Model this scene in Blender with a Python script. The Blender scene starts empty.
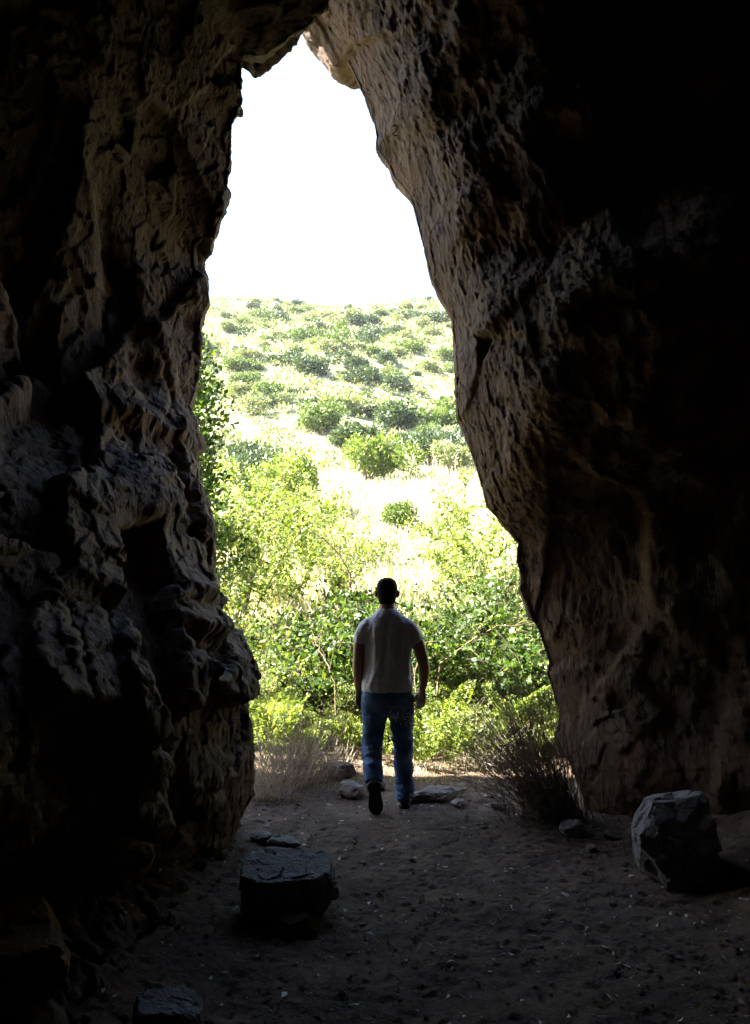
import bpy, bmesh, math, random
import numpy as np
from mathutils import Vector, Matrix
from mathutils.bvhtree import BVHTree

SC = bpy.context.scene
COL = SC.collection
R = math.radians
F32 = np.float32

# ------------------------------------------------------------------ camera model
FPX, PITCH = 780.0, R(6.4)
CAMZ = 1.6
def at(px, py, Y):
    """the point that stands Y metres down the passage under a pixel of the photograph"""
    u = (px - 375.0) / FPX; v = (512.0 - py) / FPX
    dy = math.cos(PITCH) - v * math.sin(PITCH); dz = math.sin(PITCH) + v * math.cos(PITCH)
    t = Y / dy
    return Vector((u * t, Y, CAMZ + dz * t))
def project(P):
    x, y, z = P[..., 0], P[..., 1], P[..., 2] - CAMZ
    f = y * math.cos(PITCH) + z * math.sin(PITCH)
    u = -y * math.sin(PITCH) + z * math.cos(PITCH)
    f = np.where(f < 0.15, 0.15, f)
    return 375 + FPX * x / f, 512 - FPX * u / f

# ------------------------------------------------------------------ numpy noise
def _h(ix, iy, iz, seed):
    with np.errstate(over='ignore'):
        h = (ix.astype(np.uint32) * np.uint32(374761393) + iy.astype(np.uint32) * np.uint32(668265263)
             + iz.astype(np.uint32) * np.uint32(2147483647 - 57) + np.uint32((seed * 974711 + 12345) & 0xffffffff))
        h = (h ^ (h >> np.uint32(13))) * np.uint32(1274126177)
        h = (h ^ (h >> np.uint32(16))) * np.uint32(2246822519)
        return h ^ (h >> np.uint32(15))
def noise(P, scale=1.0, seed=0):
    """smooth value/gradient noise, about -1..1"""
    Q = P / scale
    i = np.floor(Q).astype(np.int64); f = (Q - i).astype(F32)
    w = f * f * f * (f * (f * 6 - 15) + 10)
    out = np.zeros(len(P), F32)
    for dx in (0, 1):
        for dy in (0, 1):
            for dz in (0, 1):
                h = _h(i[:, 0] + dx, i[:, 1] + dy, i[:, 2] + dz, seed)
                gx = ((h & np.uint32(1023)).astype(F32) / 511.5 - 1)
                gy = (((h >> np.uint32(10)) & np.uint32(1023)).astype(F32) / 511.5 - 1)
                gz = (((h >> np.uint32(20)) & np.uint32(1023)).astype(F32) / 511.5 - 1)
                d = gx * (f[:, 0] - dx) + gy * (f[:, 1] - dy) + gz * (f[:, 2] - dz)
                wx = w[:, 0] if dx else 1 - w[:, 0]
                wy = w[:, 1] if dy else 1 - w[:, 1]
                wz = w[:, 2] if dz else 1 - w[:, 2]
                out += d * wx * wy * wz
    return out * 1.3
def fbm(P, scale, seed=0, octaves=4, gain=0.5):
    a, s, tot = 1.0, scale, 0
    for k in range(octaves):
        tot = tot + a * noise(P, s, seed + k * 17); a *= gain; s *= 0.5
    return tot
def ridge(P, scale, seed=0, octaves=3):
    a, s, tot = 1.0, scale, 0
    for k in range(octaves):
        tot = tot + a * (1 - np.abs(noise(P, s, seed + k * 13)) * 2); a *= 0.5; s *= 0.5
    return tot
def facets(P, scale, seed=0, slope=1.0, crack=0.0):
    """blocky rock: every Voronoi cell is a tilted plane at its own height"""
    Q = P / scale
    i = np.floor(Q).astype(np.int64)
    best = np.full(len(P), 9e9, F32); second = best.copy(); val = np.zeros(len(P), F32)
    for dx in (-1, 0, 1):
        for dy in (-1, 0, 1):
            for dz in (-1, 0, 1):
                a, b, c = i[:, 0] + dx, i[:, 1] + dy, i[:, 2] + dz
                h = _h(a, b, c, seed); g = _h(a, b, c, seed + 7)
                ex = Q[:, 0] - (a + (h & np.uint32(1023)).astype(F32) / 1023)
                ey = Q[:, 1] - (b + ((h >> np.uint32(10)) & np.uint32(1023)).astype(F32) / 1023)
                ez = Q[:, 2] - (c + ((h >> np.uint32(20)) & np.uint32(1023)).astype(F32) / 1023)
                d = (ex * ex + ey * ey + ez * ez).astype(F32)
                m = d < best
                second = np.where(m, best, np.minimum(second, d))
                gx = (g & np.uint32(1023)).astype(F32) / 511.5 - 1
                gy = ((g >> np.uint32(10)) & np.uint32(1023)).astype(F32) / 511.5 - 1
                gz = ((g >> np.uint32(20)) & np.uint32(1023)).astype(F32) / 511.5 - 1
                v = slope * (gx * ex + gy * ey + gz * ez) + 0.45 * (gx + gy - gz)
                val = np.where(m, v, val); best = np.where(m, d, best)
    if crack:
        e = np.sqrt(second) - np.sqrt(best)
        val = val - crack * np.exp(-(e / 0.05) ** 2)
    return val.astype(F32)
def smooth(a, b, x):
    t = np.clip((x - a) / (b - a), 0, 1)
    return t * t * (3 - 2 * t)

# ------------------------------------------------------------------ mesh helpers
def tag(o, label=None, cat=None, group=None, kind=None):
    if label: o['label'] = label
    if cat: o['category'] = cat
    if group: o['group'] = group
    if kind: o['kind'] = kind
    return o
def link(name, me, mat, parent=None, smooth_shade=False):
    o = bpy.data.objects.new(name, me); COL.objects.link(o)
    if mat: me.materials.append(mat)
    if parent is not None: o.parent = parent
    if smooth_shade: me.polygons.foreach_set('use_smooth', np.ones(len(me.polygons), bool))
    return o
def mesh_np(name, V, Fc):
    """mesh from numpy verts and an (n,k) face array"""
    me = bpy.data.meshes.new(name)
    n, k = Fc.shape
    me.vertices.add(len(V)); me.vertices.foreach_set('co', np.ascontiguousarray(V, F32).ravel())
    me.loops.add(n * k); me.loops.foreach_set('vertex_index', np.ascontiguousarray(Fc, np.int32).ravel())
    me.polygons.add(n); me.polygons.foreach_set('loop_start', np.arange(0, n * k, k, dtype=np.int32))
    me.update(calc_edges=True); me.validate()
    return me
def empty(name, loc=(0, 0, 0), rz=0):
    o = bpy.data.objects.new(name, None); COL.objects.link(o)
    o.location = loc; o.rotation_euler.z = rz; o.empty_display_size = 0.1
    return o
def children(o): return [c for c in bpy.data.objects if c.parent == o]
def grid_faces(nu, nv):
    a = np.arange(nu * nv).reshape(nu, nv)
    return np.stack([a[:-1, :-1], a[1:, :-1], a[1:, 1:], a[:-1, 1:]], -1).reshape(-1, 4)
class MB:
    """collects tubes and leaves for one mesh"""
    def __init__(s): s.V = []; s.Fq = []; s.n = 0
    def add(s, V, Fq):
        s.V.append(np.asarray(V, F32)); s.Fq.append(np.asarray(Fq) + s.n); s.n += len(V)
    def tube(s, pts, rad, seg=5):
        pts = np.asarray(pts, float); k = len(pts); rad = np.broadcast_to(rad, (k,))
        tan = np.gradient(pts, axis=0); tan /= np.linalg.norm(tan, axis=1, keepdims=True) + 1e-9
        ref = np.array([0.31, 0.87, 0.38]) if abs(tan[:, 1]).mean() < 0.8 else np.array([1.0, 0.1, 0.2])
        a = np.cross(tan, ref); a /= np.linalg.norm(a, axis=1, keepdims=True) + 1e-9
        b = np.cross(tan, a)
        th = np.arange(seg) * 2 * np.pi / seg
        V = pts[:, None] + rad[:, None, None] * (np.cos(th)[None, :, None] * a[:, None] + np.sin(th)[None, :, None] * b[:, None])
        i = np.arange(k * seg).reshape(k, seg); j = np.roll(i, -1, 1)
        s.add(V.reshape(-1, 3), np.stack([i[:-1], j[:-1], j[1:], i[1:]], -1).reshape(-1, 4))
    def leaves(s, P, D, size, width, rng, fold=0.25):
        n = len(P)
        if n == 0: return
        D = D / (np.linalg.norm(D, axis=1, keepdims=True) + 1e-9)
        r = rng.normal(size=(n, 3)); S = np.cross(D, r); S /= np.linalg.norm(S, axis=1, keepdims=True) + 1e-9
        N = np.cross(D, S)
        L = (size * (0.4 + 1.1 * rng.random(n)))[:, None]; W = L * width
        mid = P + D * L * 0.45 + N * W * fold
        V = np.stack([P, mid - S * W * 0.5, P + D * L, mid + S * W * 0.5], 1).reshape(-1, 3)
        s.add(V, np.arange(n * 4).reshape(n, 4))
    def mesh(s, name): return mesh_np(name, np.concatenate(s.V), np.concatenate(s.Fq))
    def build(s, name, mat, parent=None, sm=False): return link(name, s.mesh(name), mat, parent, sm)

# ------------------------------------------------------------------ materials
def mat_new(name):
    m = bpy.data.materials.new(name); m.use_nodes = True
    nt = m.node_tree; bs = nt.nodes['Principled BSDF']
    return m, nt, bs
def N(nt, kind, **kw):
    n = nt.nodes.new(kind)
    for k, v in kw.items():
        if k in n.inputs.keys(): n.inputs[k].default_value = v
        else: setattr(n, k, v)
    return n
def ramp(nt, fac, stops):
    n = nt.nodes.new('ShaderNodeValToRGB'); e = n.color_ramp.elements
    while len(e) < len(stops): e.new(0.5)
    for k, (p, c) in enumerate(stops): e[k].position = p; e[k].color = (*c, 1)
    nt.links.new(fac, n.inputs['Fac']); return n.outputs['Color']
def pos(nt, scale=(1, 1, 1), obj=False):
    src = N(nt, 'ShaderNodeTexCoord').outputs['Object'] if obj else N(nt, 'ShaderNodeNewGeometry').outputs['Position']
    mp = N(nt, 'ShaderNodeMapping'); mp.inputs['Scale'].default_value = scale
    nt.links.new(src, mp.inputs['Vector']); return mp.outputs['Vector']
def mixc(nt, fac, a, b, mode='MIX'):
    n = nt.nodes.new('ShaderNodeMix'); n.data_type = 'RGBA'; n.blend_type = mode
    for sock, v in ((n.inputs[0], fac), (n.inputs[6], a), (n.inputs[7], b)):
        if isinstance(v, (int, float)): sock.default_value = v
        elif isinstance(v, tuple): sock.default_value = (*v, 1)
        else: nt.links.new(v, sock)
    return n.outputs[2]
def tex(nt, vec, scale, detail=6, rough=0.6, dist=0.0):
    n = N(nt, 'ShaderNodeTexNoise', Scale=scale, Detail=detail, Roughness=rough, Distortion=dist)
    nt.links.new(vec, n.inputs['Vector']); return n.outputs['Fac']
def bump(nt, bs, height, strength, dist):
    b = N(nt, 'ShaderNodeBump', Strength=strength, Distance=dist)
    nt.links.new(height, b.inputs['Height']); nt.links.new(b.outputs['Normal'], bs.inputs['Normal'])
def madd(nt, a, b, k):
    n = N(nt, 'ShaderNodeMath', operation='MULTIPLY_ADD'); nt.links.new(b, n.inputs[0]); n.inputs[1].default_value = k
    nt.links.new(a, n.inputs[2]); return n.outputs[0]

def rock_mat(name, cols, stretch=(1, 1, 1), stain=(0.10, 0.045, 0.02), stain_amt=0.5, obj=False, rough=0.8, bs_=0.8):
    m, nt, bs = mat_new(name)
    v = pos(nt, (1, 1, 1), obj); vs = pos(nt, stretch, obj)
    c = ramp(nt, tex(nt, vs, 3.2, 9, 0.68), [(0.30, cols[0]), (0.48, cols[1]), (0.62, cols[2]), (0.78, cols[3])])
    st = ramp(nt, tex(nt, v, 1.3, 5, 0.6, 0.6), [(0.45, (0, 0, 0)), (0.66, (stain_amt,) * 3)])
    c = mixc(nt, st, c, stain)
    fl = ramp(nt, tex(nt, vs, 26, 4, 0.7), [(0.56, (0, 0, 0)), (0.74, (0.5, 0.5, 0.5))])
    c = mixc(nt, fl, c, cols[3])
    nt.links.new(c, bs.inputs['Base Color']); bs.inputs['Roughness'].default_value = rough
    bs.inputs['Specular IOR Level'].default_value = 0.35
    h = madd(nt, tex(nt, vs, 14, 8, 0.7), tex(nt, vs, 55, 5, 0.65), 0.4)
    bump(nt, bs, h, bs_, 0.05)
    return m
M = {}
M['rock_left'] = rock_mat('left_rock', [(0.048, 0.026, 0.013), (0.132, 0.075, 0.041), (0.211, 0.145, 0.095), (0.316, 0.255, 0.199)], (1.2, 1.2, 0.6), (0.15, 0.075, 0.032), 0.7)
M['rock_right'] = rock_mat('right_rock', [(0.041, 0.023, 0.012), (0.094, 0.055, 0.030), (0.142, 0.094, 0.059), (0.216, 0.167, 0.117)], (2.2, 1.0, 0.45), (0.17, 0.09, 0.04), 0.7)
M['boulder'] = rock_mat('boulder_rock', [(0.088, 0.076, 0.068), (0.176, 0.160, 0.152), (0.272, 0.260, 0.248), (0.368, 0.360, 0.344)], obj=True, stain_amt=0.25)
M['stone'] = rock_mat('stone', [(0.09, 0.07, 0.055), (0.17, 0.14, 0.12), (0.25, 0.22, 0.19), (0.36, 0.33, 0.30)], obj=True, stain_amt=0.25)
M['scree'] = rock_mat('pale_rock', [(0.17, 0.16, 0.15), (0.25, 0.24, 0.23), (0.33, 0.32, 0.31), (0.42, 0.42, 0.41)], obj=True, stain_amt=0.1)

def paint_upper_shade(m):
    # shade painted into the overhanging upper rock's colour, patchy at its lower rim
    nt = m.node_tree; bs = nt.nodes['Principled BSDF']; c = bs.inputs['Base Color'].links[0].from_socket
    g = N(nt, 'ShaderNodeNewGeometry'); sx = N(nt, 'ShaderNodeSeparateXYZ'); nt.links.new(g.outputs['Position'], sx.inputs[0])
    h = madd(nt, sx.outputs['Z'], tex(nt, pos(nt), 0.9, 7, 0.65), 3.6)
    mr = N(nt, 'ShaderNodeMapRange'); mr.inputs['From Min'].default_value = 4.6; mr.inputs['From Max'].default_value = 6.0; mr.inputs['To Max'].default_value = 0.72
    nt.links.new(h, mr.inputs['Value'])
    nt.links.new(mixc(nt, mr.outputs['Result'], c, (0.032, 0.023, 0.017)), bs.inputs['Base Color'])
paint_upper_shade(M['rock_left'])
def dirt_mat():
    m, nt, bs = mat_new('dirt')
    v = pos(nt)
    c = ramp(nt, tex(nt, v, 2.6, 8, 0.65), [(0.3, (0.045, 0.027, 0.018)), (0.5, (0.088, 0.056, 0.038)), (0.7, (0.16, 0.110, 0.077))])
    g = ramp(nt, tex(nt, v, 60, 3, 0.6), [(0.52, (0, 0, 0)), (0.75, (0.6, 0.6, 0.6))])
    c = mixc(nt, g, c, (0.20, 0.165, 0.135))
    nt.links.new(c, bs.inputs['Base Color']); bs.inputs['Roughness'].default_value = 0.95
    bs.inputs['Specular IOR Level'].default_value = 0.2
    bump(nt, bs, madd(nt, tex(nt, v, 9, 8, 0.7), tex(nt, v, 70, 4, 0.6), 0.5), 0.7, 0.03)
    return m
M['dirt'] = dirt_mat()
def hill_mat():
    m, nt, bs = mat_new('dry_hill_ground')
    v = pos(nt)
    c = ramp(nt, tex(nt, v, 0.55, 8, 0.7), [(0.34, (0.10, 0.14, 0.045)), (0.44, (0.26, 0.28, 0.13)), (0.54, (0.45, 0.43, 0.31)), (0.72, (0.54, 0.52, 0.42))])
    d = ramp(nt, tex(nt, v, 9, 5, 0.7), [(0.42, (0.55, 0.55, 0.45)), (0.62, (1, 1, 1))])
    c = mixc(nt, 1.0, c, d, 'MULTIPLY')
    nt.links.new(c, bs.inputs['Base Color']); bs.inputs['Roughness'].default_value = 0.95
    bs.inputs['Specular IOR Level'].default_value = 0.1
    bump(nt, bs, tex(nt, v, 6, 6, 0.7), 0.8, 0.2)
    return m
M['hill'] = hill_mat()

def leaf_mat(name, dark, mid, light, trans=0.4, gloss=0.45):
    m, nt, bs = mat_new(name)
    g = N(nt, 'ShaderNodeNewGeometry')
    c = ramp(nt, g.outputs['Random Per Island'], [(0.0, dark), (0.5, mid), (1.0, light)])
    nt.links.new(c, bs.inputs['Base Color']); bs.inputs['Roughness'].default_value = gloss
    bs.inputs['Specular IOR Level'].default_value = 0.4
    tr = N(nt, 'ShaderNodeBsdfTranslucent')
    tc = mixc(nt, 1.0, c, (1.4, 1.35, 0.5), 'MULTIPLY'); nt.links.new(tc, tr.inputs['Color'])
    mx = N(nt, 'ShaderNodeMixShader', Fac=trans)
    nt.links.new(bs.outputs[0], mx.inputs[1]); nt.links.new(tr.outputs[0], mx.inputs[2])
    nt.links.new(mx.outputs[0], nt.nodes['Material Output'].inputs['Surface'])
    return m
M['leaf_ivy'] = leaf_mat('ivy_leaf', (0.020, 0.048, 0.007), (0.040, 0.09, 0.012), (0.15, 0.20, 0.045))
M['leaf_lime'] = leaf_mat('lime_leaf', (0.05, 0.095, 0.014), (0.10, 0.16, 0.026), (0.27, 0.30, 0.10))
M['leaf_pale'] = leaf_mat('pale_leaf', (0.055, 0.11, 0.014), (0.135, 0.195, 0.034), (0.42, 0.45, 0.18))
M['leaf_dark'] = leaf_mat('dark_leaf', (0.025, 0.05, 0.012), (0.045, 0.085, 0.018), (0.085, 0.13, 0.03), 0.25)
M['leaf_fern'] = leaf_mat('fern_leaf', (0.09, 0.14, 0.025), (0.16, 0.215, 0.05), (0.28, 0.31, 0.11), 0.45)
M['scrub_dark'] = leaf_mat('scrub_dark', (0.026, 0.052, 0.022), (0.046, 0.080, 0.032), (0.12, 0.16, 0.06), 0.15)
M['scrub_mid'] = leaf_mat('scrub_mid', (0.06, 0.105, 0.022), (0.11, 0.17, 0.036), (0.21, 0.265, 0.075), 0.15)
M['scrub_pale'] = leaf_mat('scrub_pale', (0.09, 0.13, 0.04), (0.20, 0.235, 0.09), (0.42, 0.42, 0.24), 0.15)
M['needle'] = leaf_mat('pine_needle', (0.10, 0.16, 0.075), (0.19, 0.25, 0.12), (0.36, 0.38, 0.22), 0.35)
M['straw'] = leaf_mat('straw', (0.32, 0.30, 0.20), (0.44, 0.42, 0.31), (0.56, 0.54, 0.44), 0.3)
M['litter'] = leaf_mat('dry_litter', (0.13, 0.09, 0.06), (0.25, 0.20, 0.15), (0.50, 0.46, 0.40), 0.1)
def plain(name, c, rough=0.7, var=0.3, scale=30, spec=0.3, bmp=0.0):
    m, nt, bs = mat_new(name)
    v = pos(nt, obj=True)
    a = tuple(x * (1 - var) for x in c); b = tuple(min(1, x * (1 + var)) for x in c)
    nt.links.new(ramp(nt, tex(nt, v, scale, 5, 0.6), [(0.35, a), (0.65, b)]), bs.inputs['Base Color'])
    bs.inputs['Roughness'].default_value = rough; bs.inputs['Specular IOR Level'].default_value = spec
    if bmp: bump(nt, bs, tex(nt, v, scale * 2, 4, 0.6), bmp, 0.01)
    return m
M['bark'] = plain('bark', (0.13, 0.10, 0.07), 0.9)
M['twig'] = plain('dry_twig', (0.17, 0.115, 0.075), 0.8, 0.5, 20)
M['twig_pale'] = plain('pale_twig', (0.42, 0.36, 0.27), 0.8, 0.35, 20)
M['skin'] = plain('skin', (0.45, 0.25, 0.16), 0.5, 0.08, 20)
M['hair'] = plain('hair', (0.010, 0.008, 0.007), 0.9, 0.4, 160, 0.1, 0.0)
M['shirt'] = plain('grey_jersey', (0.70, 0.72, 0.79), 0.9, 0.06, 60, 0.1, 0.15)
M['rubber'] = plain('black_rubber', (0.012, 0.012, 0.013), 0.7, 0.3, 40)
M['shoe'] = plain('dark_shoe', (0.02, 0.02, 0.024), 0.6, 0.3, 40)
M['print'] = plain('pale_print', (0.8, 0.8, 0.78), 0.8, 0.2, 60)
M['iron'] = plain('black_iron', (0.015, 0.014, 0.013), 0.6, 0.3, 60)
def denim():
    m, nt, bs = mat_new('denim')
    v = pos(nt, obj=True)
    c = ramp(nt, tex(nt, v, 7, 6, 0.6), [(0.3, (0.03, 0.056, 0.12)), (0.5, (0.08, 0.15, 0.29)), (0.75, (0.20, 0.32, 0.50))])
    nt.links.new(c, bs.inputs['Base Color']); bs.inputs['Roughness'].default_value = 0.85
    bs.inputs['Specular IOR Level'].default_value = 0.2
    bump(nt, bs, tex(nt, v, 120, 3, 0.6), 0.25, 0.004)
    return m
M['denim'] = denim()

# ------------------------------------------------------------------ ground
PROF_Y = np.array([-60, 7.2, 8.2, 9.5, 11, 14, 17, 20, 25, 28, 30, 36, 40, 60, 85, 112, 122, 140, 220, 400], float)
PROF_Z = np.array([0, 0.0, -0.04, -0.10, 0.2, 1.15, 1.75, 2.75, 4.15, 4.95, 5.75, 7.5, 9.2, 18.8, 31.4, 45.2, 47.8, 49, 47, 40], float)
_fy = np.linspace(-60, 400, 4601); _fz = np.interp(_fy, PROF_Y, PROF_Z)
_k = np.ones(15) / 15; _fz = np.convolve(np.pad(_fz, 7, 'edge'), _k, 'valid')
def height(x, y):
    x = np.asarray(x, float); y = np.asarray(y, float)
    z = np.interp(y, _fy, _fz)
    P = np.stack([x, y, 0 * x], -1).reshape(-1, 3)
    out = smooth(12, 40, y)
    n = (noise(P, 16, 3) * 1.5 + noise(P, 5, 4) * 0.45).reshape(x.shape)
    z = z + n * out + 0.10 * smooth(7.5, 14, y) * noise(P, 1.6, 8).reshape(x.shape)
    z = z - 0.02 * x * smooth(20, 60, y)
    # bank of rubble at the foot of the left rock
    inc = 1 - smooth(5.0, 6.4, y)
    toe = -0.90 - 0.06 * np.sin(y * 2.1)
    z = z + inc * (0.52 * np.clip(toe - x, 0, 1.6) + 0.03 * np.exp(-((x - toe) / 0.15) ** 2))
    z = z + inc * 0.28 * np.clip(x - 1.75, 0, 1.2)
    z = z + 0.012 * noise(P, 0.9, 21).reshape(x.shape)
    return z
def hz(x, y): return float(height(np.array([x]), np.array([y]))[0])

def sheet(name, xs, ys, mat, extra=None, dz=0.0):
    X, Y = np.meshgrid(xs, ys, indexing='ij')
    Z = height(X, Y) + dz
    if extra is not None: Z = Z + extra(X, Y)
    me = mesh_np(name, np.stack([X, Y, Z], -1).reshape(-1, 3), grid_faces(len(xs), len(ys)))
    return tag(link(name, me, mat, None, True), kind='structure')
def floor_detail(X, Y):
    P = np.stack([X, Y, 0 * X], -1).reshape(-1, 3)
    ins = 1 - smooth(6.5, 8.5, Y)
    b = 0.020 * fbm(P, 0.42, 31, 5, 0.60) + 0.007 * facets(P, 0.055, 33, 1.0)
    bank = smooth(0.02, 0.25, (-0.95 - X)) * ins.reshape(X.shape)
    rub = (0.030 * facets(P, 0.16, 5, 1.2, 0.3) + 0.018 * facets(P, 0.07, 6, 1.2)).reshape(X.shape)
    tram = 0.005 * np.exp(-((X - 0.15 - 0.1 * np.sin(Y)) / 0.5) ** 2)
    b = b.reshape(X.shape) * (1 - 0.9 * np.exp(-((X - 0.1) ** 2 + (Y - 6.15) ** 2) / 0.2))
    return b + bank * rub - tram * ins
xs = np.concatenate([np.linspace(-9, -2.6, 14, endpoint=False), np.linspace(-2.6, 2.6, 330), np.linspace(2.62, 9, 14)])
ys = np.concatenate([np.linspace(-8, 1.6, 24, endpoint=False), np.linspace(1.6, 8.0, 420), np.linspace(8.05, 9.2, 12)])
sheet('cave_floor', xs, ys, M['dirt'], floor_detail)
hx = np.concatenate([np.linspace(-260, -32, 40, endpoint=False), np.linspace(-32, 26, 150), np.linspace(28, 260, 40)])
hy = np.concatenate([np.linspace(8.8, 45, 130, endpoint=False), np.linspace(45, 130, 140, endpoint=False), np.linspace(130, 400, 40)])
sheet('hillside', hx, hy, M['hill'], None, -0.03)

# ------------------------------------------------------------------ cave walls
LEFT = [(222, 1250, 5.2), (230, 930, 5.2), (236, 840, 5.25), (248, 815, 5.25), (257, 800, 5.25), (256, 770, 5.2), (252, 720, 5.2), (250, 700, 5.2),
        (255, 690, 5.15), (259, 675, 5.15), (252, 652, 5.15), (243, 630, 5.2), (225, 621, 5.35), (219, 600, 5.6), (215, 570, 5.7),
        (217, 545, 5.75), (211, 510, 5.9), (204, 480, 6.0), (200, 450, 6.1), (198, 420, 6.2), (193, 405, 6.3), (202, 380, 6.4),
        (206, 350, 6.4), (205, 320, 6.4), (213, 300, 6.4), (212, 290, 6.4), (206, 265, 6.4), (203, 250, 6.35), (215, 244, 6.2),
        (222, 225, 6.15), (229, 190, 6.1), (235, 160, 6.1), (236, 120, 6.05), (245, 105, 6.0), (246, 60, 5.9), (265, 58, 5.75),
        (285, 45, 5.65), (297, 36, 5.6), (312, 25, 5.5), (325, 10, 5.45), (335, -5, 5.4), (360, -50, 5.4), (410, -110, 5.4), (520, -200, 5.4)]
RIGHT = [(630, 1100, 6.1), (592, 880, 6.1), (578, 797, 6.2), (565, 767, 6.3), (551, 735, 6.4), (554, 715, 6.4), (549, 700, 6.4), (541, 675, 6.4), (543, 665, 6.4),
         (535, 640, 6.4), (526, 610, 6.4), (518, 590, 6.4), (519, 575, 6.4), (514, 562, 6.4), (515, 545, 6.35), (500, 528, 6.3),
         (483, 508, 6.3), (474, 480, 6.3), (465, 450, 6.35), (455, 420, 6.4), (452, 390, 6.4), (453, 370, 6.4), (451, 340, 6.5),
         (447, 315, 6.5), (435, 298, 6.6), (425, 275, 6.6), (419, 250, 6.6), (413, 225, 6.7), (405, 195, 6.7), (390, 180, 6.8),
         (383, 163, 6.8), (373, 150, 6.8), (366, 120, 6.9), (357, 95, 6.9), (343, 64, 7.0), (335, 70, 7.1), (326, 66, 7.15), (313, 50, 7.2),
         (303, 42, 7.2), (298, 35, 7.2), (298, 20, 7.2), (290, -10, 7.2), (270, -60, 7.2), (230, -130, 7.2)]
def resample(pts, n, lead=0.0):
    E = np.array([at(p[0], p[1], p[2] + lead * float(smooth(520, 380, np.array(float(p[1]))))) for p in pts]); PX = np.array([(p[0], p[1]) for p in pts], float)
    L = np.concatenate([[0], np.cumsum(np.linalg.norm(np.diff(PX, axis=0), axis=1))])
    t = np.linspace(0, L[-1], n)
    return np.stack([np.interp(t, L, E[:, k]) for k in range(3)], -1)
def gsmooth(A, sig):
    r = int(sig * 3); k = np.exp(-0.5 * (np.arange(-r, r + 1) / sig) ** 2); k /= k.sum()
    return np.stack([np.convolve(np.pad(A[:, j], r, 'edge'), k, 'valid') for j in range(A.shape[1])], -1)

def cave_wall(name, mat, pts, nt_, side, d_in, w_in, disp, fine, flare):
    E = resample(pts, nt_, 0.35 if side < 0 else 0.0)
    S = gsmooth(E, nt_ * 0.05)
    T = np.gradient(S, axis=0); T[:, 1] = 0; T /= np.linalg.norm(T, axis=1, keepdims=True)
    n = np.stack([-T[:, 2] * 1.0, 0 * T[:, 0], T[:, 0]], -1)          # left of the direction of travel (up the edge)
    n = n if side < 0 else -n
    n = gsmooth(n, nt_ * 0.06); n /= np.linalg.norm(n, axis=1, keepdims=True)
    d = np.concatenate([np.linspace(12.5, 4.4, 40, endpoint=False), 4.4 * np.linspace(1.0, 0.0, d_in) ** 1.35])
    # inside, the sharp edge of the mouth gives way to a smoothed one
    G = gsmooth(E, nt_ * 0.02)
    kk = smooth(0.0, 0.55, d)[:, None, None]
    P = E[None] * (1 - kk) + G[None] * kk
    P = P + w_in(d, gsmooth(E, nt_ * 0.02)[:, 2])[..., None] * n[None]
    P[..., 1] -= d[:, None]
    e = np.concatenate([np.linspace(0.02, 1, 40), 1 + np.linspace(0.04, 1, 60) ** 2 * 15])
    r = 0.45
    off = np.where(e < 1, r * (1 - np.cos(e * np.pi / 2)), r + (e - 1))
    fy = np.where(e < 1, r * np.sin(e * np.pi / 2), r + flare * (e - 1))
    Q = E[None] + off[:, None, None] * n[None]
    Q[..., 1] += fy[:, None]
    P = np.concatenate([P, Q], 0)
    dist = np.concatenate([d, -e])
    nu, nv = P.shape[:2]
    du = np.gradient(P, axis=0); dv = np.gradient(P, axis=1)
    NN = np.cross(du, dv)
    for _ in range(3):
        NN[1:-1] = (NN[:-2] + NN[1:-1] * 2 + NN[2:]) / 4
    NN /= np.linalg.norm(NN, axis=-1, keepdims=True) + 1e-9
    for _ in range(60):
        NN[:, 1:-1] = (NN[:, :-2] + NN[:, 1:-1] * 2 + NN[:, 2:]) / 4
    NN /= np.linalg.norm(NN, axis=-1, keepdims=True) + 1e-9
    # deep inside the sign is that of -n
    sgn = np.sign((NN[60] * -n).sum(-1).mean())
    NN = NN * sgn
    dd_ = np.repeat(dist, nv)
    D = disp(P.reshape(-1, 3), dd_).reshape(nu, nv)
    for _ in range(2):
        D = np.concatenate([D[:1], (D[:-2] + D[1:-1] * 2 + D[2:]) / 4, D[-1:]], 0)
        D = np.concatenate([D[:, :1], (D[:, :-2] + D[:, 1:-1] * 2 + D[:, 2:]) / 4, D[:, -1:]], 1)
    P = P + NN * D[..., None]
    # second pass: the fine grain sits on the broken surface, along its own normals
    N2 = np.cross(np.gradient(P, axis=0), np.gradient(P, axis=1)) * sgn
    N2 /= np.linalg.norm(N2, axis=-1, keepdims=True) + 1e-9
    for _ in range(3):
        N2[1:-1] = (N2[:-2] + N2[1:-1] * 2 + N2[2:]) / 4
        N2[:, 1:-1] = (N2[:, :-2] + N2[:, 1:-1] * 2 + N2[:, 2:]) / 4
    N2 /= np.linalg.norm(N2, axis=-1, keepdims=True) + 1e-9
    P = P + N2 * fine(P.reshape(-1, 3).astype(F32), dd_).reshape(nu, nv, 1)
    me = mesh_np(name, P.reshape(-1, 3), grid_faces(nu, nv))
    return link(name, me, mat)

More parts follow.
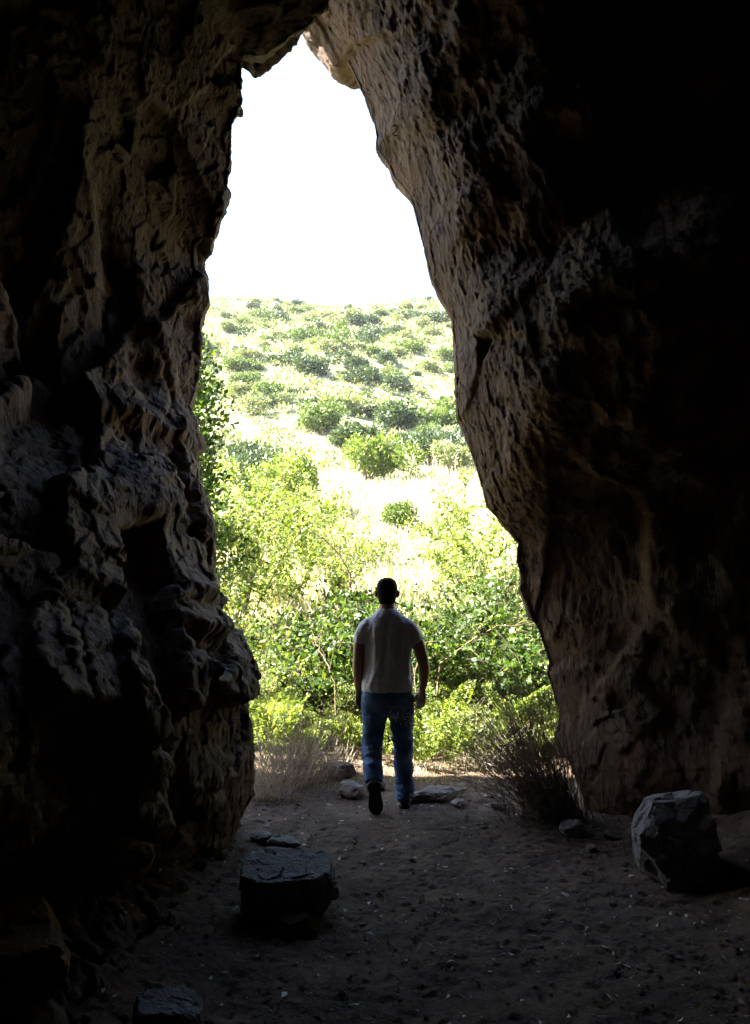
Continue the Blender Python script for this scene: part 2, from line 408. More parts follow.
def gauss(px, py, cx, cy, rx, ry, ang=0):
    c, s = math.cos(R(ang)), math.sin(R(ang))
    a = ((px - cx) * c + (py - cy) * s) / rx; b = (-(px - cx) * s + (py - cy) * c) / ry
    return np.exp(-(a * a + b * b) ** 1.5)
def slab(px, py, poly, soft=4.0):
    """1 inside an outline, falling to 0 over a few centimetres at its edge"""
    A = np.array(poly, float); B = np.roll(A, -1, 0); out = np.zeros(len(px), F32)
    m = np.where((px > A[:, 0].min() - 8) & (px < A[:, 0].max() + 8) & (py > A[:, 1].min() - 8) & (py < A[:, 1].max() + 8))[0]
    x, y = px[m], py[m]; ins = np.zeros(len(m), bool); dist = np.full(len(m), 1e9)
    for (x0, y0), (x1, y1) in zip(A, B):
        c = ((y0 > y) != (y1 > y)) & (x < (x1 - x0) * (y - y0) / (y1 - y0 + 1e-12) + x0); ins ^= c
        t = np.clip(((x - x0) * (x1 - x0) + (y - y0) * (y1 - y0)) / ((x1 - x0) ** 2 + (y1 - y0) ** 2), 0, 1)
        dist = np.minimum(dist, np.hypot(x - x0 - t * (x1 - x0), y - y0 - t * (y1 - y0)))
    out[m] = smooth(-soft * 0.5, soft * 0.5, np.where(ins, dist, -dist))
    return out
def disp_left(P, d):
    P = P.astype(F32)
    px, py = project(P)
    W = P + 0.06 * np.stack([noise(P, 0.9, 41), noise(P, 0.9, 42), noise(P, 0.9, 43)], -1)
    k = np.clip(np.abs(d) / 0.7, 0.0, 1)
    A = np.array([1.0, 0.42, 0.60], F32)                    # blocks are longer along the passage than deep
    calm = 1 - 0.35 * (1 - smooth(1.9, 2.6, P[:, 2])) * smooth(0.5, 0.9, P[:, 2])       # broad plain faces low on the wall
    D = 0.125 * calm * facets(W * A, 0.66, 11, 1.0) * (0.25 + 0.75 * k)
    D += 0.045 * calm * facets(W * A, 0.30, 12, 1.0, 0.0) * (0.3 + 0.7 * k)
    D += 0.030 * fbm(W, 0.9, 14, 3)
    # hollows and bulges seen in the rock
    D0 = D.copy()
    ins = (d > -0.05)
    f = lambda *a: gauss(px, py, *a) * ins
    jx = px + 6 * noise(P, 0.2, 91) + 3 * noise(P, 0.05, 93); jy = py + 6 * noise(P, 0.2, 92) + 3 * noise(P, 0.05, 94)
    g = lambda poly, soft=4.0: slab(jx, jy, poly, soft) * ins
    vt = lambda y0, y1: np.clip((jy - y0) / (y1 - y0), 0, 1)
    tilt = lambda cx, w: np.clip((cx - jx) / w, -1, 1)
    D -= 0.30 * f(128, 300, 16, 110, -10)
    D -= 0.10 * f(192, 323, 7, 7)
    D -= 0.14 * f(150, 447, 14, 10)
    D -= 0.36 * g([(108, 545), (122, 530), (146, 525), (156, 560), (158, 620), (168, 650), (170, 690), (162, 720), (158, 765), (146, 772), (132, 720), (120, 660)], 7)
    D -= 0.20 * g([(168, 452), (176, 446), (188, 480), (196, 520), (190, 545), (176, 535), (170, 500)])
    m = g([(174, 420), (183, 424), (206, 490), (222, 560), (214, 574), (203, 556), (188, 492)]); D += m * (0.07 + 0.08 * tilt(198, 20))
    m = g([(160, 585), (182, 570), (212, 585), (216, 612), (188, 612), (166, 612)]); D += m * (-0.02 + 0.16 * vt(572, 612) + 0.03 * tilt(188, 30))
    m = g([(162, 622), (186, 606), (222, 618), (246, 628), (262, 668), (262, 692), (222, 702), (192, 684), (186, 648)]); D += m * (-0.06 + 0.30 * vt(606, 694) + 0.05 * tilt(214, 44))
    D -= 0.12 * g([(192, 700), (226, 706), (250, 698), (250, 742), (236, 758), (206, 748), (190, 726)], 6)
    m = g([(14, 628), (48, 600), (96, 592), (116, 640), (124, 694), (140, 734), (122, 746), (88, 716), (30, 718)]); D += m * (-0.06 + 0.32 * vt(595, 720) + 0.05 * tilt(70, 60))
    D -= 0.08 * g([(36, 724), (88, 722), (104, 744), (108, 786), (50, 800), (36, 770)], 6)
    m = g([(108, 768), (134, 728), (158, 744), (166, 800), (138, 828), (112, 806)]); D += m * (0.0 + 0.16 * vt(730, 826))
    m = g([(176, 770), (198, 746), (214, 766), (214, 806), (186, 808)]); D += m * (0.0 + 0.16 * vt(748, 808))
    m = g([(128, 470), (142, 455), (168, 470), (176, 512), (160, 528), (140, 515)], 14); D += m * 0.07
    m = g([(60, 300), (90, 290), (104, 420), (118, 470), (92, 490), (66, 420)], 5); D += m * (0.04 + 0.10 * tilt(88, 30))
    m = g([(140, 270), (172, 262), (196, 290), (204, 330), (196, 368), (166, 372), (146, 330)], 5); D += m * (0.02 + 0.09 * tilt(170, 34))
    D = D0 + 0.48 * (D - D0)
    # long open cracks
    for x0, y0, x1, y1 in ((20, 665, 122, 672), (95, 600, 100, 715), (170, 655, 255, 668), (160, 745, 168, 830), (150, 330, 176, 420), (120, 790, 215, 788), (60, 610, 66, 712)):
        t = np.clip(((jx - x0) * (x1 - x0) + (jy - y0) * (y1 - y0)) / ((x1 - x0) ** 2 + (y1 - y0) ** 2), 0, 1)
        D -= 0.05 * ins * np.exp(-(np.hypot(jx - x0 - t * (x1 - x0), jy - y0 - t * (y1 - y0)) / 1.6) ** 2)
    D = np.minimum(D, 0.03 + 0.40 * k)
    D = D - (0.04 - 0.03 * smooth(4.5, 6.0, P[:, 2])) * (1 - k)
    return np.clip(D, -0.8, 0.45)
def disp_right(P, d):
    P = P.astype(F32)
    W = P + 0.10 * np.stack([noise(P, 1.0, 51), noise(P, 1.0, 52), noise(P, 1.0, 53)], -1)
    k = np.clip(np.abs(d) / 0.9, 0.0, 1)
    up = smooth(0.8, 2.4, P[:, 2])
    # the upper face is streaked along its lean
    S = np.stack([(W[:, 0] + 0.33 * W[:, 2]) * 1.0, W[:, 1], W[:, 2] * 0.28], -1)
    A = np.array([1.0, 0.5, 0.7], F32)
    deep = 1 - 0.93 * smooth(0.15, 0.9, d + 0.25 * noise(P, 0.5, 59))
    D = 0.16 * deep * facets(W * A, 0.75, 61, 0.9) * (0.2 + 0.8 * k)
    D += (0.065 - 0.045 * up) * deep * facets(W * A, 0.34, 62, 0.9, 0.0) * (0.4 + 0.6 * k)
    D += 0.10 * (1 - deep) * fbm(W, 0.5, 60, 4)
    D += 0.03 * fbm(W, 0.8, 64, 3)
    D = D * (0.5 + 0.5 * k) - 0.05 * (1 - k)
    return np.clip(D, -0.6, 0.4)
def fine_left(P, d):
    k = np.clip(np.abs(d) / 0.7, 0.0, 1)
    W = P + 0.05 * np.stack([noise(P, 0.5, 41), noise(P, 0.5, 42), noise(P, 0.5, 43)], -1)
    f = 0.020 * facets(W * np.array([1, 0.6, 0.75], F32), 0.17, 20, 0.9, 0.30) * (0.5 + 0.5 * k)
    f += 0.020 * facets(W * np.array([1, 0.5, 0.9], F32), 0.11, 13, 0.9, 0.15) * smooth(-0.3, 0.4, noise(P, 0.7, 18))
    return f + 0.007 * facets(W * np.array([1, 0.7, 1], F32), 0.05, 17, 1.0, 0.2) + 0.006 * fbm(W, 0.08, 16, 3)
def fine_right(P, d):
    k = np.clip(np.abs(d) / 0.9, 0.0, 1)
    up = smooth(0.8, 2.4, P[:, 2])
    W = P + 0.10 * np.stack([noise(P, 1.0, 51), noise(P, 1.0, 52), noise(P, 1.0, 53)], -1)
    S2 = np.stack([W[:, 0] + 0.33 * W[:, 2], W[:, 1] * 0.55, W[:, 2] * 0.28], -1)
    f = 0.013 * up * facets(S2, 0.13, 63, 1.0, 0.1) * smooth(-0.5, 0.4, noise(P, 0.8, 69))
    f += 0.010 * up * facets(S2, 0.055, 67, 1.0, 0.1) + 0.007 * up * facets(S2, 0.028, 68, 1.0, 0.1)
    f += 0.016 * (1 - up) * facets(W * np.array([1.0, 0.5, 0.7], F32), 0.13, 66, 1.0, 0.2) + 0.006 * facets(W, 0.05, 70, 1.0, 0.2)
    return f * (0.5 + 0.5 * k)
def w_left(d, z):
    d = d[:, None]; z = z[None]
    w = 0.27 * d + 0.24 * np.clip(d - 1.1, 0, 1.6)
    w = np.where(d > 4, 1.464 + 0.12 * (d - 4), w)
    base = 0.45 + 0.60 * (1 - smooth(0.3, 0.9, z)) + 2.2 * smooth(2.2, 3.6, z)
    low = 0.20 * (1 - smooth(0.0, 0.7, z))
    return w * base + smooth(0.15, 1.1, d) * low
def w_right(d, z):
    d = d[:, None]; z = z[None]
    lo = 1 - smooth(1.6, 3.2, z)
    d0 = 1.05 - 0.70 * lo + (0.16 * np.sin(z * 2.3 + 0.6) + 0.09 * np.sin(z * 5.3 + 1.0)) * (1 - 0.6 * lo)
    u = np.clip(d - d0 + 0.5, 0, 1.5)
    w = (0.44 + 0.22 * lo) * d + (0.85 + 0.55 * lo) * u * u
    return np.minimum(w, 3.1) * (0.9 + 0.1 * smooth(2, 3, z))
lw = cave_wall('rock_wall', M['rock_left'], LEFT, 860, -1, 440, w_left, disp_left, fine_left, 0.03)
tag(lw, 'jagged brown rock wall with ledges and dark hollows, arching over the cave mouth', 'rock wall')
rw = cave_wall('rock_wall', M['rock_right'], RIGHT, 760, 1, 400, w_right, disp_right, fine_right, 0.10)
tag(rw, 'leaning streaky rock wall on the darker side of the cave, behind the dry twig bush', 'rock wall')
# the dark end of the cave behind the viewer
Xb, Zb = np.meshgrid(np.linspace(-9, 9, 60), np.linspace(-1, 16, 60), indexing='ij')
Pb = np.stack([Xb, 0 * Xb - 6.0, Zb], -1).reshape(-1, 3).astype(F32)
Pb[:, 1] += 0.6 * facets(Pb, 1.8, 71, 1.0)
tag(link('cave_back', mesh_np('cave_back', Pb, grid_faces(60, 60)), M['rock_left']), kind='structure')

# the vault of rock over the passage, closing the cave above the two walls
ang = np.linspace(-1.2, math.pi + 1.2, 110); yv = np.linspace(-7.5, 8.6, 110)
Aa, Yv = np.meshgrid(ang, yv, indexing='ij')
Yv = np.where(Yv > 0, Yv / 8.6 * (7.1 + 1.1 * smooth(-0.3, 0.6, np.cos(Aa))), Yv)
Pv = np.stack([5.3 * np.cos(Aa), Yv, 4.2 + 5.4 * np.sin(Aa)], -1).reshape(-1, 3).astype(F32)
nv_ = np.stack([np.cos(Aa), 0 * Aa, np.sin(Aa)], -1).reshape(-1, 3)
Pv = Pv + nv_ * (0.35 * facets(Pv, 1.6, 81, 1.0) + 0.15 * facets(Pv, 0.6, 82, 1.0))[:, None]
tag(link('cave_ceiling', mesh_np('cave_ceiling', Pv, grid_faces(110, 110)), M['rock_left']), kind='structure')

# ------------------------------------------------------------------ boulders and stones
def rock_mesh(name, size, seed, sub=5, planes=(), rough=0.05, npl=14):
    rng = np.random.default_rng(seed)
    bm = bmesh.new(); bmesh.ops.create_icosphere(bm, subdivisions=sub, radius=1)
    me = bpy.data.meshes.new(name); bm.to_mesh(me); bm.free()
    V = np.empty(len(me.vertices) * 3, F32); me.vertices.foreach_get('co', V); V = V.reshape(-1, 3)
    V /= np.linalg.norm(V, axis=1, keepdims=True)
    pl = [(np.array(n, float) / np.linalg.norm(n), d) for n, d in planes]
    for _ in range(npl):
        n = rng.normal(size=3); n /= np.linalg.norm(n); pl.append((n, 0.72 + 0.26 * rng.random()))
    r = np.full(len(V), 1.15)
    for n, dd in pl:
        c = V @ n; r = np.where(c > 0.05, np.minimum(r, dd / np.maximum(c, 0.05)), r)
    V = V * r[:, None] * np.array(size)
    s = max(size)
    Q = (V + seed * 3.7).astype(F32)
    nrm = V / (np.linalg.norm(V, axis=1, keepdims=True) + 1e-9)
    V = V + nrm * (s * rough * (fbm(Q, s * 0.8, seed, 5) + 0.8 * facets(Q, s * 0.35, seed + 1, 1.2, 0.2))[:, None])
    me.vertices.foreach_set('co', V.astype(F32).ravel()); me.update()
    return me
def rock(name, loc, size, seed, label, cat, mat='boulder', sub=5, rot=(0, 0, 0), planes=(), rough=0.05, group=None, sink=0.32, z=None, npl=14):
    o = link(name, rock_mesh(name, size, seed, sub, planes, rough, npl), M[mat])
    x, y = loc
    o.location = (x, y, (hz(x, y) if z is None else z) + size[2] * (1 - sink)); o.rotation_euler = rot
    return tag(o, label, cat, group)
TOP = [((0, -0.10, 1), 0.72), ((-1, 0, 0.1), 0.85), ((1, 0.1, 0), 0.85), ((0, -1, 0.0), 0.8)]
rock('boulder', (-0.465, 4.22), (0.285, 0.24, 0.195), 5, 'big grey boulder with a flat pale top on the cave floor', 'boulder', planes=TOP, rot=(0.05, -0.04, 0.1), sub=6, sink=0.46)
rock('stone', (-0.38, 3.97), (0.10, 0.08, 0.055), 9, 'small dark stone tucked against the front of the flat topped boulder', 'stone', 'rock_left', sub=4)
rock('stone', (-0.77, 3.08), (0.14, 0.12, 0.085), 14, 'dusty flat stone alone on the floor, closest to the viewer', 'stone', planes=TOP, rot=(0, 0.05, 0.3))
rock('boulder', (-1.30, 2.95), (0.22, 0.26, 0.17), 17, 'dark boulder lying on the rubble bank under the left rock wall', 'boulder', 'rock_left', planes=TOP, rot=(0.1, 0.1, 0.5))
rock('boulder', (1.75, 4.74), (0.255, 0.28, 0.27), 23, 'squarish boulder with a pale chipped edge beside the right wall', 'boulder', rot=(0.0, -0.22, -0.35), sub=6,
     planes=[((-1, -0.2, 0.1), 0.85), ((-0.8, -0.1, 0.75), 0.80), ((0, 0.1, 1), 0.82), ((0, -1, 0.1), 0.8), ((1, 0, 0), 0.9)], sink=0.2, npl=5, rough=0.07)
rock('stone', (1.36, 5.55), (0.10, 0.08, 0.06), 27, 'blocky stone on the floor between the twig bush and the squarish boulder', 'stone', sub=4)
def on_floor(px, py):
    Y = CAMZ * FPX / max(py - 599.5, 5)
    p = at(px, py, Y); return p.x, p.y
for px, py, s, sd, lb in [
    (283, 834, (0.13, 0.07, 0.04), 31, 'flat reddish slab of stone behind the flat topped boulder'),
    (262, 832, (0.07, 0.06, 0.035), 32, 'small stone at the very foot of the left wall corner'),
    (352, 787, (0.15, 0.10, 0.07), 33, 'pale stone on the path left of the raised shoe'),
    (375, 782, (0.09, 0.07, 0.06), 34, 'rounded pale stone between the two feet of the walker'),
    (440, 790, (0.26, 0.13, 0.06), 35, 'long flat pale stone right of the planted foot'),
    (458, 797, (0.08, 0.05, 0.03), 36, 'small dark stone in front of the long flat stone'),
    (338, 772, (0.16, 0.12, 0.10), 37, 'brown lumpy rock behind the pale stone on the path'),
    (500, 800, (0.07, 0.05, 0.03), 38, 'flat stone on the path left of the twig bush'),
    (590, 838, (0.05, 0.035, 0.022), 39, 'small pale chip of rock below the twig bush'),
    (612, 826, (0.06, 0.05, 0.03), 40, 'dark stone at the foot of the right wall')]:
    x, y = on_floor(px, py)
    rock('stone', (x, y), s, sd, lb, 'stone', 'stone', 4, (0, 0, sd), TOP[:1], 0.06)
rng = np.random.default_rng(77)
rub = [link('rubble_stone', rock_mesh('rubble_stone', (1, 0.75, 0.5), 200 + k, 3, (), 0.05, 8), M['stone']) for k in range(5)]
protos_used = [False] * 5
for k in range(90):
    side = k < 62
    y = rng.uniform(2.6, 5.3); x = (-0.92 - abs(rng.normal()) * 0.32) if side else rng.uniform(-0.7, 1.9)
    j = k % 5
    o = rub[j] if not protos_used[j] else rub[j].copy()
    if protos_used[j]: COL.objects.link(o)
    protos_used[j] = True
    s = rng.uniform(0.015, 0.045) if side else rng.uniform(0.012, 0.03)
    o.scale = (s, s, s * (1 if side else 0.5)); o.rotation_euler = rng.uniform(0, 6, 3) if side else (0, 0, rng.uniform(0, 6)); o.location = (x, y, hz(x, y) + s * (0.25 if side else 0.1))
    if side: tag(o, 'fist sized dusty stone lying on the rubble bank under the left wall', 'stone', 'stones on the rubble bank')
    else: tag(o, 'little stone scattered on the bare dirt floor', 'stone', 'little stones on the dirt floor')
gv = MB(); n = 2600; rg = np.random.default_rng(78)
gx = rg.uniform(-1.2, 2.3, n); gy = 2.2 + 5.4 * rg.random(n)
kp = noise(np.stack([gx, gy, 0 * gx], -1).astype(F32), 0.5, 79) + 0.5 * np.abs(gx - 0.4) - 0.3 > rg.random(n) * 0.8 - 0.4
gx, gy = gx[kp], gy[kp]; gz = height(gx, gy) + floor_detail(gx, gy)
T4 = np.array([[1, 0, 0.1], [0.1, 1, 0], [-1, 0.2, 0.05], [0, -0.9, 0.0], [0.1, 0.1, 0.7], [-0.2, 0.1, 0.55]])
Q4 = np.array([[0, 1, 5, 4], [1, 2, 5, 5], [2, 3, 4, 5], [3, 0, 4, 4]])
for i_ in range(len(gx)):
    sz = 0.004 + 0.013 * rg.random() ** 3; a_ = rg.uniform(0, 6.28); c_, s_ = math.cos(a_), math.sin(a_)
    V_ = T4 * rg.uniform(0.6, 1.2, T4.shape) * sz; V_ = np.stack([V_[:, 0] * c_ - V_[:, 1] * s_, V_[:, 0] * s_ + V_[:, 1] * c_, V_[:, 2]], -1)
    gv.add(V_ + (gx[i_], gy[i_], gz[i_]), np.array([[0, 1, 5, 4], [1, 2, 5, 1], [2, 3, 4, 5], [3, 0, 4, 3]])[[0, 2]])
tag(gv.build('gravel', M['stone']), 'small gravel and grit strewn over the dirt floor', 'gravel', kind='stuff')
# leaf litter and bits of straw on the floor, too many to count
lit = MB()
n = 2600
n = 3600; X = rng.uniform(-1.3, 2.4, n); Y = 2.2 + 6.0 * rng.random(n) ** 1.1
Dv = np.stack([rng.normal(size=n), rng.normal(size=n), 0.10 * rng.normal(size=n)], -1)
Pz = np.stack([X, Y, height(X, Y) + floor_detail(X, Y) + 0.006], -1)
lit.leaves(Pz[:1500], Dv[:1500], np.full(1500, 0.022), 0.45, rng, 0.2)
lit.leaves(Pz[1500:2350], Dv[1500:2350], np.full(850, 0.06), 0.06, rng)
lit.leaves(Pz[2350:], Dv[2350:], np.full(1250, 0.034), 0.55, rng, 0.3)
tag(lit.build('leaf_litter', M['litter']), 'pale dry leaf bits and straw strewn over the dirt floor', 'leaf litter', kind='stuff')

# ------------------------------------------------------------------ plants
def arc(rng, base, d0, length, droop, k=7, wob=0.08):
    p = np.array(base, float); d = np.array(d0, float); d /= np.linalg.norm(d)
    out = [p.copy()]
    for i in range(k):
        d = d + np.array([rng.normal() * wob, rng.normal() * wob, rng.normal() * wob - droop / k]); d /= np.linalg.norm(d)
        p = p + d * length / k; out.append(p.copy())
    return np.array(out)
def interp_path(P, t):
    f = t * (len(P) - 1); i = np.minimum(f.astype(int), len(P) - 2); w = (f - i)[:, None]
    return P[i] * (1 - w) + P[i + 1] * w, P[i + 1] - P[i]
def leafy_shrub(name, H, Rd, nst, ntw, nlf, leaf, width, seed, lm, droop=0.5, stem_r=0.010, low=0.15, bare=0.0):
    """stems from one base, twigs along the stems, leaves along the twigs -> foliage mesh, stem mesh"""
    rng = np.random.default_rng(seed)
    st, fo = MB(), MB()
    for s in range(nst):
        a = rng.uniform(0, 2 * np.pi); lean = Rd / H * math.sqrt(rng.random()) * 1.25
        L = H * rng.uniform(0.7, 1.12) * math.sqrt(1 + lean * lean * 0.4)
        P = arc(rng, (rng.normal() * 0.06 * Rd, rng.normal() * 0.06 * Rd, -0.1), (math.cos(a) * lean, math.sin(a) * lean, 1), L, droop * rng.uniform(0.3, 1.2), 8, 0.10)
        st.tube(P, np.linspace(stem_r, stem_r * 0.25, len(P)), 4)
        tw = low + (1 - low) * rng.random(ntw) ** 0.8
        B, T = interp_path(P, tw)
        for q in range(ntw):
            r = rng.normal(size=3); r[2] = r[2] * 0.5 + 0.25
            tl = H * rng.uniform(0.10, 0.26)
            Tp = arc(rng, B[q], T[q] / np.linalg.norm(T[q]) * 0.5 + r * 0.7, tl, droop * 0.8, 4, 0.12)
            st.tube(Tp, np.linspace(stem_r * 0.3, stem_r * 0.12, len(Tp)), 3)
            m = max(2, int(nlf * rng.uniform(0.5, 1.4)))
            C, G = interp_path(Tp, bare + (1 - bare) * rng.random(m))
            Dl = G / (np.linalg.norm(G, axis=1, keepdims=True) + 1e-9) * 0.4 + rng.normal(size=(m, 3)) * 0.7 + np.array([0, 0, -0.1])
            fo.leaves(C + rng.normal(size=(m, 3)) * leaf * 0.4, Dl, np.full(m, leaf), width, rng)
    return fo.mesh(name + '_foliage'), st.mesh(name + '_stems')
def plant(name, loc, meshes, mats, label, cat, group=None, scale=1.0, rz=0.0, parts=('foliage', 'stem')):
    r = empty(name, loc, rz); r.scale = (scale,) * 3
    for me, mt, pn in zip(meshes, mats, parts):
        o = bpy.data.objects.new(pn, me); COL.objects.link(o); o.parent = r
        if not me.materials: me.materials.append(M[mt])
    return tag(r, label, cat, group)
def leafy_cloud(name, seed, blobs, n, leaf, width=0.5, shell=0.55, up=0.3):
    """a crown of many small leaves grown outward round several centres"""
    rng = np.random.default_rng(seed)
    mb = MB()
    w = np.array([b[3] ** 2 for b in blobs]); w /= w.sum()
    for b, k in zip(blobs, w):
        m = int(n * k)
        d = rng.normal(size=(m, 3)); d /= np.linalg.norm(d, axis=1, keepdims=True)
        Q = (d * 1.0 + seed * 2.3 + np.array(b[:3])).astype(F32)
        rr = b[3] * (1 + 0.45 * noise(Q * 1.6, 1.0, seed)) * (shell + (1 - shell) * rng.random(m)) ** 0.6
        P = d * rr[:, None] * np.array([1, 1, b[4] if len(b) > 4 else 0.85]) + np.array(b[:3])
        keep = noise((P / b[3] * 2.4).astype(F32) + seed, 1.0, seed + 5) > -0.30
        P, d = P[keep], d[keep]
        mb.leaves(P, d * 0.7 + rng.normal(size=P.shape) * 0.6 + np.array([0, 0, up]), np.full(len(P), leaf), width, rng)
    return mb
P_ = lambda px, py, Y: at(px, py, Y)

# --- thicket just outside the mouth, each shrub one thing
kinds = {}
def shrub_kind(key, *a, **k):
    kinds[key] = leafy_shrub(key, *a, **k)
shrub_kind('ivy_a', 1.55, 0.75, 20, 18, 14, 0.068, 0.62, 301, None, 0.9)
shrub_kind('ivy_b', 1.35, 0.80, 20, 18, 14, 0.062, 0.65, 302, None, 1.0)
shrub_kind('lime_a', 1.7, 0.8, 17, 15, 12, 0.050, 0.5, 303, None, 0.6)
shrub_kind('lime_b', 1.3, 0.6, 15, 14, 12, 0.045, 0.5, 304, None, 0.6)
shrub_kind('pale_a', 2.6, 1.1, 15, 15, 26, 0.085, 0.42, 305, None, 0.4, 0.014)
shrub_kind('pale_b', 2.1, 1.0, 13, 14, 26, 0.080, 0.45, 306, None, 0.5, 0.012)
shrub_kind('dark_a', 1.6, 0.8, 22, 18, 14, 0.066, 0.6, 307, None, 0.8)
SH = [  # key, mats, pixel column, distance, scale, rz, label
    ('ivy_a', 'leaf_ivy', 300, 9.4, 1.0, 0.3, 'glossy green leafy shrub halfway between the left wall ledge and the walker'),
    ('ivy_b', 'leaf_ivy', 345, 9.8, 1.12, 1.7, 'dark glossy shrub with round leaves close beside the left arm of the walker'),
    ('ivy_a', 'leaf_ivy', 388, 9.9, 1.12, 2.9, 'leafy shrub standing directly behind the head and back of the walker'),
    ('lime_a', 'leaf_lime', 430, 9.3, 0.98, 0.8, 'bright lime green shrub just right of the right arm of the walker'),
    ('dark_a', 'leaf_dark', 472, 9.9, 1.08, 2.2, 'dark green shadowy shrub behind the ferns right of the walker'),
    ('dark_a', 'leaf_ivy', 512, 9.5, 1.12, 4.0, 'dense green shrub growing against the edge of the right wall'),
    ('ivy_b', 'leaf_ivy', 552, 9.2, 1.15, 5.0, 'green shrub mostly hidden behind the lower right wall'),
    ('lime_b', 'leaf_lime', 264, 9.0, 1.15, 0.2, 'light green shrub touching the left wall ledge from behind'),
    ('lime_a', 'leaf_lime', 240, 10.5, 1.12, 3.3, 'tall yellowish shrub peeping out above the left wall ledge'),
    ('lime_b', 'leaf_lime', 325, 8.9, 0.85, 2.1, 'low sunlit yellow green shrub above the dry weeds left of the walker'),
    ('lime_b', 'leaf_lime', 366, 8.9, 0.72, 4.4, 'low bright shrub showing beside the left leg of the walker'),
    ('ivy_a', 'leaf_ivy', 316, 10.9, 1.05, 4.9, 'second row shrub with dark leaves under the bare pale gap in the thicket'),
    ('lime_a', 'leaf_lime', 445, 11.4, 1.0, 5.6, 'second row pale green shrub above the lime shrub right of the walker'),
    ('dark_a', 'leaf_dark', 452, 10.4, 1.0, 0.7, 'dark green shrub deep in the thicket right of the walker'),
    ('dark_a', 'leaf_dark', 498, 10.6, 1.1, 1.9, 'dark shrub deep in the thicket close to the right wall'),
    ('ivy_b', 'leaf_dark', 410, 10.6, 1.1, 3.5, 'dark shrub in the thicket behind the right shoulder of the walker'),
    ('dark_a', 'leaf_dark', 340, 10.6, 0.95, 5.1, 'dark shrub in the thicket behind the left shoulder of the walker'),
    ('ivy_b', 'leaf_dark', 285, 10.3, 1.05, 0.1, 'dark shrub low in the thicket behind the dry weeds'),
    ('lime_b', 'leaf_lime', 535, 8.7, 0.7, 1.2, 'small light shrub behind the tips of the dry twig bush'),
]
for key, mt, px, Y, s, rz, lb in SH:
    x = (px - 375) / FPX * Y
    plant('leafy_shrub', (x, Y, hz(x, Y)), kinds[key], (mt, 'bark'), lb, 'shrub', 'thicket of shrubs outside the cave mouth', s, rz)
# leaf materials differ although meshes are shared: give each object its own slot
i = 0
for o in [c for c in COL.objects if c.name.split('.')[0] == 'leafy_shrub']:
    for c in children(o):
        if c.name.startswith('foliage'):
            c.material_slots[0].link = 'OBJECT'; c.material_slots[0].material = M[SH[i][1]]
    i += 1
SH2 = [
    ('pale_a', 238, 13.5, 1.0, 0.4, 'tall pale green shrub over the left wall ledge, one row behind the thicket'),
    ('pale_b', 282, 15.0, 1.0, 1.4, 'washed out pale shrub low under the tall bleached bush'),
    ('pale_a', 335, 15.5, 0.72, 2.5, 'loose sunlit shrub with a leaning bare branch left above the head of the walker'),
    ('pale_b', 300, 19.0, 1.0, 3.1, 'pale shrub close in front of the bleached bushes on the slope'),
    ('pale_a', 468, 15.5, 0.95, 4.8, 'tall airy shrub with pale stems left of the right wall bulge'),
    ('pale_a', 508, 13.0, 0.95, 5.5, 'bright tall shrub against the right wall bulge'),
    ('pale_b', 250, 20.0, 1.15, 0.9, 'pale shrub farther up, beside the hanging dark leaves of the left tree'),
]
for key, px, Y, s, rz, lb in SH2:
    x = (px - 375) / FPX * Y
    plant('airy_shrub', (x, Y, hz(x, Y)), kinds[key], ('leaf_pale', 'bark'), lb, 'shrub', 'pale airy shrubs behind the thicket', s, rz)

for k, (p0, p1, Y, r, lb) in enumerate([
    ((335, 690), (312, 640), 8.6, 0.010, 'thin bare branch slanting through the shrubs above the dry weeds'),
    ((440, 665), (530, 625), 8.7, 0.011, 'thin bare branch arching over the dark shrub right of the walker'),
    ((350, 575), (310, 530), 13.0, 0.016, 'dark bare branch slanting out of the airy shrub left above the head'),
    ((415, 740), (418, 640), 8.4, 0.008, 'thin upright brown stem close beside the right hand of the walker'),
    ((470, 590), (500, 520), 14.0, 0.016, 'pale upright bare branch left of the right wall bulge')]):
    rng = np.random.default_rng(390 + k); A = np.array(at(*p0, Y)); B = np.array(at(*p1, Y + 0.3)); u = np.linspace(0, 1, 10)[:, None]
    P = A * (1 - u) + B * u + np.array([0, 0, 0.12]) * np.linalg.norm(B - A) * np.sin(np.pi * u) + rng.normal(size=(10, 3)) * 0.012
    P = np.vstack([[A[0] - 0.1 * (B - A)[0], A[1], hz(A[0], A[1]) - 0.05], P])
    mb = MB(); mb.tube(P, np.linspace(r * 1.3, r * 0.4, 11), 5)
    for q in range(7):
        C, T = interp_path(P, np.array([rng.uniform(0.3, 0.95)]))
        mb.tube(arc(rng, C[0], T[0] / np.linalg.norm(T[0]) + rng.normal(size=3) * 0.6, 0.3, 0.1, 5, 0.1), np.linspace(r * 0.4, r * 0.15, 6), 4)
    tag(mb.build('bare_branch', M['twig' if k != 4 else 'twig_pale']), lb, 'branch')
